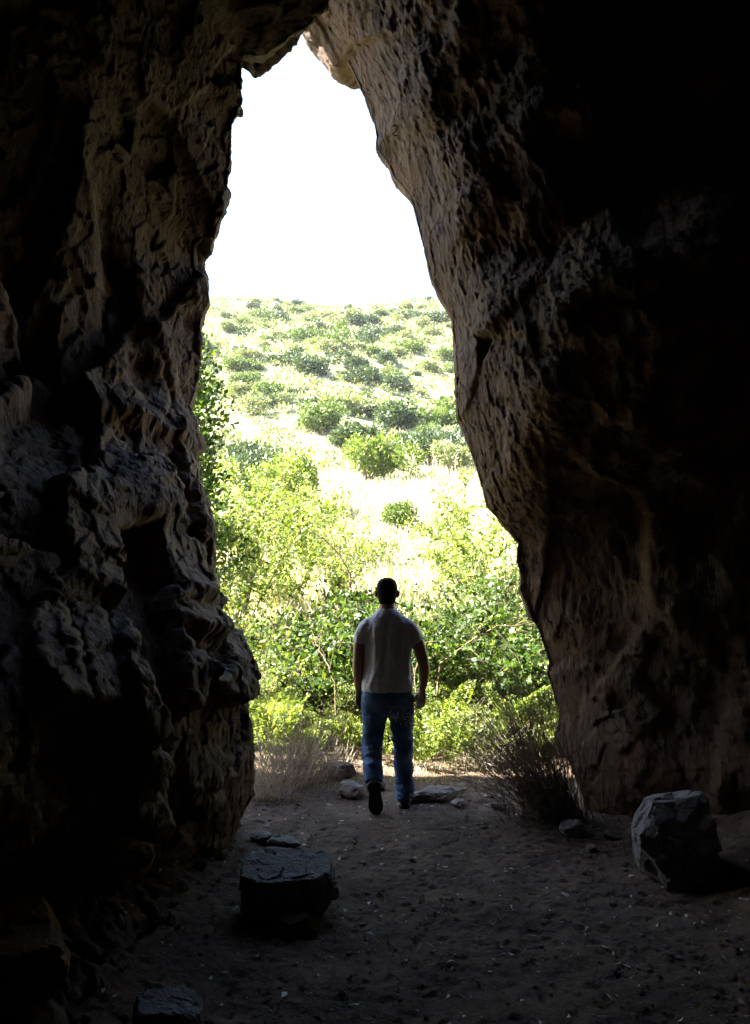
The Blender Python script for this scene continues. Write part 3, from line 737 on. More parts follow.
# --- ferns
def fern_mesh(seed, nf, L):
    rng = np.random.default_rng(seed); fo, st = MB(), MB()
    for k in range(nf):
        a = k * 2.4 + rng.normal() * 0.3
        P = arc(rng, (0, 0, 0), (math.cos(a) * 0.38, math.sin(a) * 0.38, 1), L * rng.uniform(0.55, 1.1), rng.uniform(0.5, 1.3), 12, 0.05)
        st.tube(P, np.linspace(0.005, 0.0015, len(P)), 4)
        t = np.linspace(0.22, 0.99, 26)
        C, T = interp_path(P, t); T /= np.linalg.norm(T, axis=1, keepdims=True)
        S = np.cross(T, np.array([0, 0, 1.0])); S /= np.linalg.norm(S, axis=1, keepdims=True) + 1e-9
        pl = L * 0.17 * np.sin(np.pi * np.clip((1.05 - t) / 0.95, 0, 1)) ** 0.8
        for sg in (-1, 1):
            for i in range(len(t)):
                d = S[i] * sg + T[i] * 0.45 - np.array([0, 0, 0.12])
                # each pinna carries its own small leaflets
                q = np.linspace(0.1, 1.0, 5)
                Pp = C[i] + d[None] / np.linalg.norm(d) * (pl[i] * q)[:, None]
                Dd = np.where((np.arange(5) % 2)[:, None] == 0, T[i] + d * 0.6, -T[i] * 0.5 + d * 0.9)
                fo.leaves(Pp, Dd, np.full(5, pl[i] * 0.34 + 0.008), 0.45, rng, 0.1)
    return fo.mesh('fern_frond_leaves'), st.mesh('fern_stalks')
ferns = [fern_mesh(401, 6, 1.0), fern_mesh(402, 7, 0.9), fern_mesh(403, 5, 1.05)]
for k, (px, Y, s, j, lb) in enumerate([
    (268, 7.9, 1.05, 0, 'tall pale fern rising out of the dry weeds beside the left wall'),
    (292, 8.3, 0.8, 1, 'yellow green fern behind the dry weeds left of the walker'),
    (430, 8.3, 0.95, 1, 'bright fern arching over the sunlit strip right of the right leg'),
    (458, 8.6, 0.9, 0, 'fern with spread fronds in front of the dark shrub'),
    (492, 8.7, 1.15, 1, 'tallest fern, its fronds above the tips of the twig bush'),
    (530, 8.2, 0.85, 0, 'fern half hidden by the dry twig bush near the right wall'),
    (405, 8.5, 0.75, 0, 'small fern showing close to the right leg of the walker'),
    (348, 8.4, 0.7, 1, 'small fern behind the brown lumpy rock on the path'),
    (420, 7.7, 0.62, 2, 'low fern in front of the others, just right of the right knee'),
    (448, 7.8, 0.70, 0, 'low fern over the end of the sunlit strip of path'),
    (476, 7.75, 0.6, 1, 'low fern touching the outermost tips of the twig bush'),
    (312, 7.9, 0.65, 2, 'low fern poking out above the thin pale weeds at the path edge'),
    (382, 8.0, 0.6, 0, 'low fern seen between the two legs of the walker'),
    (252, 8.4, 1.0, 1, 'fern squeezed against the lower corner of the left wall')]):
    x = (px - 375) / FPX * Y
    plant('fern', (x, Y, hz(x, Y)), ferns[(j + k) % 3], ('leaf_fern', 'leaf_fern'), lb, 'fern', 'ferns at the edge of the path', s, k * 1.3, ('frond', 'stalk'))

# --- dry twiggy bushes at both sides of the mouth
def twig_bush(name, loc, seed, n, L, lean, spread, mat, label, cat, group=None, kids=5, r=0.003, droop=0.35):
    rng = np.random.default_rng(seed); st = MB(); tp = MB()
    for k in range(n):
        d = np.array([lean[0] + rng.normal() * spread, lean[1] + rng.normal() * spread, 1.0 - 0.5 * rng.random()])
        P = arc(rng, (rng.normal() * 0.10, rng.normal() * 0.08, -0.05), d, L * rng.uniform(0.45, 1.1), droop * rng.uniform(-0.3, 1.2), 8, 0.07)
        st.tube(P, np.linspace(r, r * 0.35, len(P)), 3)
        for q in range(rng.integers(1, kids + 1)):
            B, T = interp_path(P, np.array([rng.uniform(0.3, 0.95)]))
            Q = arc(rng, B[0], T[0] / np.linalg.norm(T[0]) + rng.normal(size=3) * 0.45, L * rng.uniform(0.08, 0.25), 0.2, 4, 0.12)
            tp.tube(Q, np.linspace(r * 0.55, r * 0.25, len(Q)), 3)
    st.add(np.concatenate(tp.V), np.concatenate(tp.Fq))
    o = st.build(name, M[mat]); o.location = (loc[0], loc[1], hz(*loc))
    return tag(o, label, cat, group)
twig_bush('dry_bush', (1.40, 6.0), 501, 380, 1.25, (-0.34, 0.0), 0.24, 'twig', 'big brown tangle of bare twigs leaning out from the right wall', 'dry bush')
twig_bush('dry_bush', (1.12, 6.05), 502, 60, 0.5, (-0.15, -0.1), 0.45, 'twig', 'low sparse brown twigs at the path side of the big twig tangle', 'dry bush')
for k, (px, Y, n_, L, lb, mt) in enumerate([
    (272, 6.6, 130, 0.85, 'straw coloured dry weeds in the corner of the left wall', 'twig_pale'),
    (292, 7.0, 150, 0.82, 'dense brown dry weeds left of the walker below the pale fern', 'twig'),
    (315, 7.2, 110, 0.65, 'thin pale dry weeds fanning over the path edge', 'twig_pale'),
    (334, 7.5, 70, 0.36, 'short dry weed tuft behind the brown lumpy rock', 'twig_pale'),
    (480, 7.9, 80, 0.75, 'slim pinkish seeding weed between the ferns and the twig tangle', 'twig_pale')]):
    x = (px - 375) / FPX * Y
    twig_bush('dry_weed_bush', (x, Y), 520 + k, n_, L, (0.05, -0.1), 0.38, mt, lb, 'dry weed', 'dry weeds along the path', 4, 0.0028, 0.5)

# --- grass, uncountable
def grass(name, n, xr, yr, L, seed, label, dens=None):
    rng = np.random.default_rng(seed); mb = MB()
    Y = yr[0] + (yr[1] - yr[0]) * rng.random(n); X = (xr[0] + (xr[1] - xr[0]) * rng.random(n)) * (Y if dens else 1)
    Z = height(X, Y) - 0.03
    D = np.stack([rng.normal(size=n) * 0.4, rng.normal(size=n) * 0.4, np.ones(n)], -1)
    sz = L * (1 + 0.6 * noise(np.stack([X, Y, Z], -1).astype(F32), 2.0, seed))
    mb.leaves(np.stack([X, Y, Z], -1), D, sz, 0.10 if dens else 0.05, rng)
    return tag(mb.build(name, M['straw']), label, 'grass', kind='stuff')
grass('dry_grass', 5000, (-1.3, 1.8), (6.9, 9.6), 0.07, 601, 'short straw coloured grass at the edge of the path')
grass('dry_grass', 60000, (-0.34, 0.26), (11, 44), 0.30, 602, 'bleached dry grass of the terraces on the slope', True)

# --- broadleaf tree half hidden behind the left rock
def tree(name, loc, H, blobs, n, leaf, seed, mt, label, cat, group=None):
    rng = np.random.default_rng(seed); tr = MB()
    T = arc(rng, (0, 0, -0.2), (0.05, 0, 1), H * 0.75, 0.0, 8, 0.06); tr.tube(T, np.linspace(0.03 * H, 0.008 * H, len(T)), 8)
    for b in blobs:
        B, _ = interp_path(T, np.array([rng.uniform(0.3, 0.85)]))
        e = np.array(b[:3]); m_ = (B[0] + e) / 2 + rng.normal(size=3) * 0.06 * H
        u = np.linspace(0, 1, 6)[:, None]
        tr.tube((1 - u) ** 2 * B[0] + 2 * u * (1 - u) * m_ + u * u * e, np.linspace(0.010 * H, 0.003 * H, 6), 5)
    o = empty(name, loc); tr.build('trunk', M['bark'], o, True)
    leafy_cloud('crown', seed, blobs, n, leaf, 0.55, 0.25).build('crown', M[mt], o)
    return tag(o, label, cat, group)
rng = np.random.default_rng(9)
bl = [(-0.3 + rng.normal() * 0.55, rng.normal() * 0.5, z, rng.uniform(0.45, 0.75), 0.9) for z in np.linspace(1.6, 4.9, 16)]
Y = 11.6; x = (196 - 375) / FPX * Y
tree('broadleaf_tree', (x, Y, hz(x, Y)), 5.0, bl, 16000, 0.085, 711, 'leaf_ivy', 'dark green leafy tree half hidden behind the upper left rock edge', 'tree')

# --- scrub on the hillside
def scrub_mesh(seed, n, leaf, flat=0.8, nb=6):
    rng = np.random.default_rng(seed)
    bl = [(0, 0, 0.45, 0.75, flat)] + [(rng.normal() * 0.5, rng.normal() * 0.5, 0.35 + rng.random() * 0.4, rng.uniform(0.3, 0.6), flat) for _ in range(nb)]
    return leafy_cloud('scrub', seed, bl, n, leaf, 0.55, 0.45, 0.4).mesh('scrub_bush')
scr = [scrub_mesh(801 + k, 2300, 0.17, 0.7 + 0.1 * (k % 3), 5 + k % 4) for k in range(6)]
KIND = [('scrub_dark', 'rounded dark green bush in the scrub of the bright hillside', 'dark bushes on the hillside'),
        ('scrub_mid', 'mid green bush in the scrub of the bright hillside', 'green bushes on the hillside'),
        ('scrub_pale', 'pale bleached bush in the scrub of the bright hillside', 'pale bushes on the hillside')]
def bush(x, y, s, kind, me, rz, label=None, group=None, zs=1.0):
    o = bpy.data.objects.new('scrub_bush', me); COL.objects.link(o)
    if not me.materials: me.materials.append(None)
    o.material_slots[0].link = 'OBJECT'; o.material_slots[0].material = M[KIND[kind][0]]
    o.location = (x, y, hz(x, y) - 0.05 * s); o.scale = (s, s, s * zs); o.rotation_euler.z = rz
    return tag(o, label or KIND[kind][1], 'bush', group or (KIND[kind][2] if not label else None))
placed = []
tries = 0
rng = np.random.default_rng(811)
while len(placed) < 285 and tries < 20000:
    tries += 1
    u = rng.random(); y = 39 + 78 * u ** 0.8
    x = rng.uniform(-0.30, 0.19) * y
    s = rng.choice([0.55, 0.8, 1.05, 1.4]) * rng.uniform(0.8, 1.15) * (1.3 - 0.0037 * y)
    if any((x - a) ** 2 + (y - b) ** 2 < (0.46 * (s + c)) ** 2 for a, b, c in placed): continue
    placed.append((x, y, s))
    k = rng.choice([0, 1, 2], p=[0.34, 0.30, 0.36])
    bush(x, y, s, k, scr[rng.integers(6)], rng.uniform(0, 6.28), zs=rng.uniform(0.65, 0.95))
mb = MB(); n = 5200
yy = 36 + 84 * rng.random(n) ** 0.8; xx = rng.uniform(-0.33, 0.22, n) * yy
kp = noise(np.stack([xx, yy, 0 * xx], -1).astype(F32), 7.0, 88) > -0.4
xx, yy = xx[kp], yy[kp]; zz = height(xx, yy); m = 34
rr = np.repeat(rng.uniform(0.25, 0.62, len(xx)) * (0.8 + 0.004 * yy), m)
dd = rng.normal(size=(len(xx) * m, 3)); dd /= np.linalg.norm(dd, axis=1, keepdims=True); dd[:, 2] = np.abs(dd[:, 2]) * 0.8
pp = np.repeat(np.stack([xx, yy, zz], -1), m, 0) + dd * rr[:, None] * (0.5 + 0.5 * rng.random((len(rr), 1)))
mb.leaves(pp, dd + rng.normal(size=pp.shape) * 0.5, 0.32 * rr + 0.05, 0.55, rng)
tag(mb.build('low_scrub_undergrowth', M['scrub_pale']), 'low pale scrub covering the ground between the hillside bushes', 'undergrowth', kind='stuff')
# bushes one can name
def named_bush(name, px, Y, w, n, leaf, seed, mt, label, zs=0.8):
    rng = np.random.default_rng(seed)
    bl = [(0, 0, 0.75 * w, 0.62 * w, zs)] + [(rng.normal() * 0.42 * w, rng.normal() * 0.4 * w, w * rng.uniform(0.5, 1.0), w * rng.uniform(0.28, 0.5), zs) for _ in range(9)]
    x = (px - 375) / FPX * Y; o = empty(name, (x, Y, hz(x, Y)))
    st = MB()
    for b in bl:
        u = np.linspace(0, 1, 6)[:, None]; e = np.array(b[:3]); m_ = np.array([e[0] * 0.3, e[1] * 0.3, e[2] * 0.6])
        st.tube((1 - u) ** 2 * np.array([rng.normal() * 0.05, 0, -0.1]) + 2 * u * (1 - u) * m_ + u * u * e, np.linspace(0.035 * w, 0.008, 6), 5)
    leafy_cloud('foliage', seed, bl, n, leaf, 0.5, 0.35, 0.4).build('foliage', M[mt], o); st.build('stem', M['bark'], o)
    return tag(o, label, 'bush')
named_bush('round_bush', 366, 33.0, 1.6, 8000, 0.15, 821, 'leaf_lime', 'big round sunlit bush standing alone above the grass terrace')
named_bush('round_bush', 430, 36.5, 1.5, 6000, 0.15, 822, 'scrub_dark', 'dark bluish bush right of the round sunlit bush')
named_bush('round_bush', 398, 22.5, 0.72, 4500, 0.09, 823, 'scrub_mid', 'round bush on the lower edge of the bright grass terrace')
named_bush('round_bush', 452, 33.5, 1.0, 4000, 0.13, 824, 'scrub_pale', 'small pale bush beside the right wall above the terrace')
named_bush('round_bush', 240, 37.0, 1.5, 5000, 0.16, 825, 'scrub_dark', 'dark bush at the end of the terrace behind the left tree')
named_bush('round_bush', 322, 42.0, 1.4, 5000, 0.16, 826, 'scrub_mid', 'wide green bush behind and left of the round sunlit bush')
named_bush('round_bush', 288, 25.0, 1.30, 9000, 0.12, 831, 'leaf_pale', 'tall bleached sunlit bush left of the grass terrace, the largest pale one', 1.25)
named_bush('round_bush', 262, 28.5, 1.25, 6000, 0.14, 832, 'scrub_dark', 'bluish green bush just behind the tall bleached bush', 1.1)
named_bush('round_bush', 300, 21.5, 0.9, 6000, 0.10, 833, 'leaf_pale', 'bleached bush just below the tall bleached bush on the slope', 0.9)
# pale dead stalks on the terrace
for k, (px, Y, h_) in enumerate([(432, 32.5, 1.0), (437, 32.8, 0.8), (456, 31.5, 1.1), (452, 31.0, 0.7), (520, 19.5, 1.8), (478, 20.5, 1.3), (417, 22.0, 1.1)]):
    rng = np.random.default_rng(840 + k); x = (px - 375) / FPX * Y; mb = MB()
    P = arc(rng, (0, 0, -0.1), (0.02, 0, 1), h_, 0.0, 6, 0.03); mb.tube(P, np.linspace(0.022, 0.010, len(P)), 5)
    for q in range(14):
        B, _ = interp_path(P, np.array([rng.uniform(0.45, 0.99)]))
        Q = arc(rng, B[0], (rng.normal() * 0.6, rng.normal() * 0.6, 0.7), h_ * 0.14, 0, 3, 0.1); mb.tube(Q, np.linspace(0.010, 0.006, len(Q)), 3)
    o = mb.build('dead_stalk', M['twig_pale']); o.location = (x, Y, hz(x, Y))
    tag(o, ['pale dead stalk, the taller of two left of the small pale bush', 'short dead stalk close beside a taller pale stalk on the terrace', 'tall dead stalk in front of the small pale bush by the right wall',
            'lowest dead stalk on the upper terrace by the right wall', 'long pale dead stalk against the bulge of the right wall', 'pale dead stalk among the airy shrubs on the right',
            'dead stalk standing in front of the round lower terrace bush'][k], 'dead stalk', 'dead stalks on the terraces')
# pale outcrop rocks
rng = np.random.default_rng(850)
orm = [rock_mesh('outcrop_rock', (1, 0.8, 0.6), 860 + k, 3, (), 0.08) for k in range(3)]
for m_ in orm: m_.materials.append(M['scree'])
for k in range(46):
    if k < 22: px, Y, s = rng.uniform(436, 480), rng.uniform(38, 44), rng.uniform(0.25, 0.6)
    elif k < 34: px, Y, s = rng.uniform(215, 440), rng.uniform(95, 115), rng.uniform(0.5, 1.3)
    else: px, Y, s = rng.uniform(230, 440), rng.uniform(38, 60), rng.uniform(0.2, 0.5)
    x = (px - 375) / FPX * Y
    o = bpy.data.objects.new('outcrop_rock', orm[k % 3]); COL.objects.link(o)
    o.location = (x, Y, hz(x, Y) + 0.1 * s); o.scale = (s, s, s); o.rotation_euler = (0, 0, rng.uniform(0, 6))
    if k < 22: tag(o, 'pale grey rock in the scree patch beside the right wall', 'rock', 'rocks of the scree patch')
    elif k < 34: tag(o, 'pale rock among the bushes near the hill crest', 'rock', 'rocks near the hill crest')
    else: tag(o, 'grey rock between the bushes of the lower hillside', 'rock', 'rocks of the lower hillside')

# ------------------------------------------------------------------ the hook on the right wall
dg = bpy.context.evaluated_depsgraph_get()
bvh = BVHTree.FromObject(rw, dg)
o0 = Vector((0, 0, CAMZ)); dr = (at(400, 132, 6) - o0).normalized()
hit, nor, _, _ = bvh.ray_cast(o0, dr)
hk = MB()
th = np.linspace(-1.2, 2.3, 12)
c_ = [(0.035 * math.sin(t), -0.0, 0.035 * math.cos(t)) for t in th]
hk.tube(c_ + [(0.0, 0, -0.055), (-0.03, 0.0, -0.075), (0.0, 0, -0.095), (0.045, 0.0, -0.09)], 0.006, 6)
hk.tube([(0, 0, 0.035), (0.02, 0.04, 0.05), (0.03, 0.14, 0.05)], 0.011, 6)
ho = hk.build('iron_hook', M['iron'], None, True)
ho.scale = (0.75,) * 3; ho.location = (hit or at(400, 132, 6.2)) + Vector((-0.05, -0.06, 0))
tag(ho, 'small black curled iron hook fixed high on the right rock wall', 'hook')

# ------------------------------------------------------------------ the walker
def loft(bm, rings, seg=28):
    """closed tube through rings (centre, rx, ry, optional axis vectors)"""
    vs = []
    for c, a, b in rings:
        row = []
        for k in range(seg):
            t = 2 * math.pi * k / seg
            row.append(bm.verts.new(Vector(c) + Vector(a) * math.cos(t) + Vector(b) * math.sin(t)))
        vs.append(row)
    for r0, r1 in zip(vs[:-1], vs[1:]):
        for k in range(seg): bm.faces.new((r0[k], r0[(k + 1) % seg], r1[(k + 1) % seg], r1[k]))
    bm.faces.new(list(reversed(vs[0]))); bm.faces.new(vs[-1])
def limb(bm, pts, seg=20, flat=1.0):
    """tapered limb through (x,y,z,r)"""
    P = [Vector(p[:3]) for p in pts]; rings = []
    for i, p in enumerate(pts):
        t = (P[min(i + 1, len(P) - 1)] - P[max(i - 1, 0)]).normalized()
        a = Vector((0, 1, 0)).cross(t) if abs(t.y) < 0.9 else Vector((1, 0, 0)).cross(t)
        a.normalize(); b = t.cross(a)
        rings.append((P[i], a * p[3], b * p[3] * (p[4] if len(p) > 4 else flat)))
    loft(bm, rings, seg)
def dense(pts, n=4):
    """smooth a polyline of tuples by Catmull-Rom"""
    A = np.array(pts, float); A = np.vstack([2 * A[0] - A[1], A, 2 * A[-1] - A[-2]]); out = []
    for i in range(1, len(A) - 2):
        for t in np.linspace(0, 1, n, endpoint=False):
            p0, p1, p2, p3 = A[i - 1:i + 3]
            out.append(0.5 * (2 * p1 + (p2 - p0) * t + (2 * p0 - 5 * p1 + 4 * p2 - p3) * t * t + (3 * p1 - p0 - 3 * p2 + p3) * t ** 3))
    out.append(A[-2]); return [tuple(x) for x in out]
def fuse(name, bm, voxel, smooth_it, mat, parent):
    bmesh.ops.recalc_face_normals(bm, faces=bm.faces[:])
    me = bpy.data.meshes.new(name); bm.to_mesh(me); bm.free()
    o = link(name, me, None)
    md = o.modifiers.new('r', 'REMESH'); md.mode = 'VOXEL'; md.voxel_size = voxel
    if smooth_it:
        ms = o.modifiers.new('s', 'SMOOTH'); ms.iterations = smooth_it; ms.factor = 0.5
    dg = bpy.context.evaluated_depsgraph_get(); dg.update()
    me2 = bpy.data.meshes.new_from_object(o.evaluated_get(dg)); o.modifiers.clear(); o.data = me2; me2.name = name
    me2.materials.clear(); me2.materials.append(mat)
    me2.polygons.foreach_set('use_smooth', np.ones(len(me2.polygons), bool))
    if parent is not None: o.parent = parent
    return o
def displace(o, fn):
    me = o.data; n = len(me.vertices)
    V = np.empty(n * 3, F32); me.vertices.foreach_get('co', V); V = V.reshape(-1, 3)
    Nn = np.empty(n * 3, F32); me.vertices.foreach_get('normal', Nn); Nn = Nn.reshape(-1, 3)
    V = V + Nn * fn(V)[:, None]
    me.vertices.foreach_set('co', V.astype(F32).ravel()); me.update()

def ring(z, y, rx, ry, x=0): return ((x, y, z), (rx, 0, 0), (0, ry, 0))
bm = bmesh.new()
# trunk and neck
loft(bm, [ring(0.78, 0.0, 0.13, 0.10), ring(0.86, 0.0, 0.165, 0.115), ring(0.95, 0.0, 0.165, 0.115), ring(1.05, 0.0, 0.155, 0.108), ring(1.18, 0.0, 0.165, 0.112),
          ring(1.30, 0.0, 0.18, 0.118), ring(1.38, 0.0, 0.175, 0.108), ring(1.43, 0.0, 0.145, 0.092), ring(1.48, 0.005, 0.095, 0.078),
          ring(1.525, 0.01, 0.066, 0.066), ring(1.60, 0.025, 0.060, 0.064), ring(1.66, 0.03, 0.055, 0.06)])
# head, looking straight ahead (+y)
loft(bm, [ring(1.545, 0.055, 0.030, 0.045), ring(1.565, 0.05, 0.052, 0.072), ring(1.60, 0.045, 0.066, 0.088), ring(1.64, 0.04, 0.074, 0.095),
          ring(1.68, 0.038, 0.077, 0.097), ring(1.71, 0.036, 0.074, 0.094), ring(1.74, 0.033, 0.062, 0.080), ring(1.757, 0.030, 0.040, 0.052), ring(1.763, 0.030, 0.012, 0.016)])
limb(bm, [(0, 0.128, 1.672, 0.010), (0, 0.142, 1.645, 0.013), (0, 0.148, 1.625, 0.016), (0, 0.130, 1.612, 0.012)], 10)      # nose
limb(bm, [(-0.026, 0.128, 1.585, 0.008), (0, 0.134, 1.586, 0.010), (0.026, 0.128, 1.585, 0.008)], 8)                       # mouth
for s in (-1, 1):
    limb(bm, [(s * 0.050, 0.112, 1.662, 0.010), (s * 0.032, 0.124, 1.664, 0.014), (s * 0.016, 0.120, 1.662, 0.009)], 8)    # eyes
    limb(bm, [(s * 0.078, 0.032, 1.675, 0.010), (s * 0.089, 0.022, 1.660, 0.013), (s * 0.089, 0.022, 1.638, 0.012), (s * 0.079, 0.032, 1.615, 0.008)], 10)
# arms: left hangs close, right a little out
ARM = {-1: dense([(-0.13, 0.0, 1.405, 0.050), (-0.180, -0.005, 1.375, 0.054), (-0.208, -0.015, 1.29, 0.050), (-0.222, -0.02, 1.18, 0.044), (-0.226, -0.01, 1.08, 0.043), (-0.226, 0.02, 0.98, 0.036), (-0.222, 0.045, 0.90, 0.028)]),
       1: dense([(0.13, 0.0, 1.405, 0.050), (0.185, -0.005, 1.375, 0.054), (0.228, -0.02, 1.29, 0.052), (0.264, -0.03, 1.18, 0.047), (0.284, -0.02, 1.08, 0.045), (0.284, 0.01, 0.98, 0.038), (0.274, 0.03, 0.91, 0.028)])}
for s in (-1, 1): limb(bm, ARM[s])
# hands: palm, four curled fingers, thumb
for s in (-1, 1):
    w = Vector(ARM[s][-1][:3]); ca, sa = math.cos(s * 0.75), math.sin(s * 0.75)
    def hp(x, y, z, r, *f):                       # x inward, y towards the thumb, z down the hand
        X, Yy = -s * x, y
        return (w.x + X * ca - Yy * sa, w.y + X * sa + Yy * ca, w.z + z, r, *f)
    for oy, r0, r1 in ((0.028, 0.016, 0.0125), (0.010, 0.020, 0.0135), (-0.008, 0.020, 0.0135), (-0.026, 0.015, 0.012)):   # palm
        limb(bm, [hp(0.0, oy * 0.4, 0.02, r0), hp(0.002, oy * 0.8, -0.03, r0), hp(0.006, oy * 1.1, -0.085, r1)], 12)
    for oy, ln in ((0.034, 0.068), (0.012, 0.078), (-0.010, 0.072), (-0.031, 0.056)):
        limb(bm, [hp(0.006, oy, -0.070, 0.0098), hp(0.010, oy * 1.05, -0.082 - ln * 0.42, 0.0094), hp(0.022, oy * 1.05, -0.082 - ln * 0.76, 0.0088), hp(0.042, oy, -0.082 - ln * 0.94, 0.0072)], 9)
    limb(bm, [hp(0.004, 0.022, -0.028, 0.013), hp(0.014, 0.052, -0.056, 0.0115), hp(0.022, 0.062, -0.086, 0.0105), hp(0.028, 0.060, -0.110, 0.0085)], 10)
# legs: left trails with the heel lifted, right is planted ahead
LEGL = [(-0.090, 0.00, 0.88, 0.100), (-0.100, 0.03, 0.72, 0.088), (-0.108, 0.06, 0.58, 0.070), (-0.112, 0.07, 0.48, 0.060), (-0.110, 0.02, 0.38, 0.055), (-0.104, -0.05, 0.29, 0.044), (-0.101, -0.092, 0.225, 0.032)]
LEGR = [(0.090, 0.00, 0.88, 0.100), (0.104, 0.04, 0.72, 0.088), (0.114, 0.09, 0.56, 0.068), (0.118, 0.11, 0.47, 0.058), (0.122, 0.11, 0.36, 0.056), (0.128, 0.11, 0.22, 0.044), (0.132, 0.115, 0.09, 0.036)]
limb(bm, dense(LEGL)); limb(bm, dense(LEGR))
limb(bm, [(0.132, 0.10, 0.055, 0.034), (0.134, 0.17, 0.050, 0.036), (0.138, 0.25, 0.038, 0.034), (0.140, 0.30, 0.034, 0.024)], 14)
limb(bm, [(-0.101, -0.100, 0.225, 0.030), (-0.098, -0.092, 0.17, 0.026), (-0.094, -0.075, 0.10, 0.022), (-0.090, -0.062, 0.055, 0.016)], 14)
person = fuse('person', bm, 0.0065, 3, M['skin'], None)
WX, WY = 0.095, 6.17
person.location = (WX, WY, hz(WX, WY) + float(min(floor_detail(np.array([WX + 0.13, WX - 0.09]), np.array([WY + 0.15, WY - 0.1])))))
tag(person, 'man in a grey t-shirt and blue jeans walking out of the cave, seen from behind', 'person')
# hair: close crop over crown, sides and nape
bm = bmesh.new()
loft(bm, [ring(1.555, -0.002, 0.050, 0.042), ring(1.585, 0.004, 0.066, 0.062), ring(1.615, 0.012, 0.073, 0.077), ring(1.65, 0.018, 0.080, 0.086), ring(1.69, 0.022, 0.083, 0.092),
          ring(1.72, 0.025, 0.080, 0.094), ring(1.748, 0.026, 0.067, 0.082), ring(1.766, 0.026, 0.046, 0.058), ring(1.775, 0.026, 0.016, 0.02)])
hair = fuse('hair', bm, 0.006, 3, M['hair'], person)
displace(hair, lambda V: 0.0022 * noise(V, 0.012, 3))
# t-shirt
bm = bmesh.new()
loft(bm, [ring(0.895, 0.0, 0.196, 0.140), ring(0.93, 0.0, 0.198, 0.142), ring(1.0, 0.0, 0.190, 0.136), ring(1.10, 0.0, 0.183, 0.130), ring(1.20, 0.0, 0.186, 0.130),
          ring(1.30, 0.0, 0.194, 0.134), ring(1.38, 0.0, 0.192, 0.126), ring(1.425, 0.0, 0.178, 0.112), ring(1.465, 0.0, 0.142, 0.098), ring(1.502, 0.004, 0.095, 0.086), ring(1.528, 0.008, 0.074, 0.076)], 40)
for s in (-1, 1):
    e = (-0.208, -0.017, 1.262) if s < 0 else (0.238, -0.024, 1.268)
    limb(bm, dense([(s * 0.09, 0, 1.405, 0.072), (s * 0.150, -0.004, 1.382, 0.072), (s * 0.190, -0.010, 1.335, 0.066), (e[0], e[1], e[2], 0.063)]))
shirt = fuse('t_shirt', bm, 0.0065, 4, M['shirt'], person)
def shirt_folds(V):
    x, y, z = V[:, 0], V[:, 1], V[:, 2]
    back = smooth(0.02, -0.06, y) if False else 1 - smooth(-0.06, 0.02, y)
    f = 0.010 * np.exp(-((x + 0.01 + 0.10 * (1.25 - z)) / 0.018) ** 2) * smooth(1.0, 1.15, z) * (1 - smooth(1.40, 1.47, z)) * back * -1.0
    f += 0.007 * np.exp(-((x + 0.10 - 0.45 * (z - 1.02)) / 0.02) ** 2) * smooth(0.9, 0.98, z) * (1 - smooth(1.12, 1.25, z)) * back
    f += 0.006 * np.exp(-((x - 0.09 + 0.30 * (z - 1.02)) / 0.02) ** 2) * smooth(0.93, 1.0, z) * (1 - smooth(1.15, 1.28, z)) * back
    f += 0.004 * np.sin((z - 0.98) * 80 + 14 * x + 5 * y) * np.exp(-((z - 0.99) / 0.05) ** 2) * (0.4 + noise(V, 0.09, 77))
    Q = V * np.array([1.0, 1.0, 0.30], F32)
    return f + 0.008 * fbm(Q, 0.07, 5, 3) * (1 - 0.5 * smooth(1.3, 1.45, z))
displace(shirt, lambda V: 1.5 * shirt_folds(V))
# jeans
bm = bmesh.new()
loft(bm, [ring(0.70, 0.005, 0.080, 0.085), ring(0.76, 0.0, 0.165, 0.122), ring(0.84, 0.0, 0.196, 0.140), ring(0.90, 0.0, 0.193, 0.136), ring(0.96, 0.0, 0.180, 0.124)], 40)
up = lambda L, k, add: [(p[0], p[1], p[2], p[3] * k + add) for p in L]
limb(bm, dense([(-0.095, 0.00, 0.86, 0.108), (-0.102, 0.03, 0.72, 0.104), (-0.112, 0.055, 0.58, 0.088), (-0.120, 0.06, 0.48, 0.082), (-0.116, 0.01, 0.38, 0.079), (-0.108, -0.06, 0.30, 0.074), (-0.104, -0.105, 0.235, 0.068)]))
limb(bm, dense([(0.100, 0.00, 0.86, 0.108), (0.112, 0.03, 0.72, 0.104), (0.120, 0.08, 0.57, 0.086), (0.124, 0.10, 0.47, 0.081), (0.126, 0.10, 0.36, 0.078), (0.132, 0.095, 0.22, 0.073), (0.138, 0.09, 0.07, 0.072)]))
jeans = fuse('jeans', bm, 0.0075, 3, M['denim'], person)
def jean_folds(V):
    z = V[:, 2]; Q = V * np.array([0.6, 0.6, 1.5], F32)
    k = 0.5 + 1.0 * np.exp(-((z - 0.46) / 0.10) ** 2) + 1.2 * np.exp(-((z - 0.13) / 0.09) ** 2) + 0.5 * np.exp(-((z - 0.70) / 0.06) ** 2)
    return 0.015 * k * fbm(Q, 0.085, 15, 3) - 0.001
displace(jeans, jean_folds)
def strip_on(target, name, mat, strokes, w, parent):
    bv = BVHTree.FromObject(target, bpy.context.evaluated_depsgraph_get()); mb = MB()
    for st in strokes:
        pts = []
        for x, z in st:
            h, nn, _, _ = bv.ray_cast(Vector((x, -1.5, z)), Vector((0, 1, 0)))
            if h is not None: pts.append(h + Vector((0, -0.001, 0)))
        if len(pts) > 1: mb.tube(np.array(pts), w, 4)
    return mb.build(name, mat, parent)
rng = np.random.default_rng(31); strokes = []
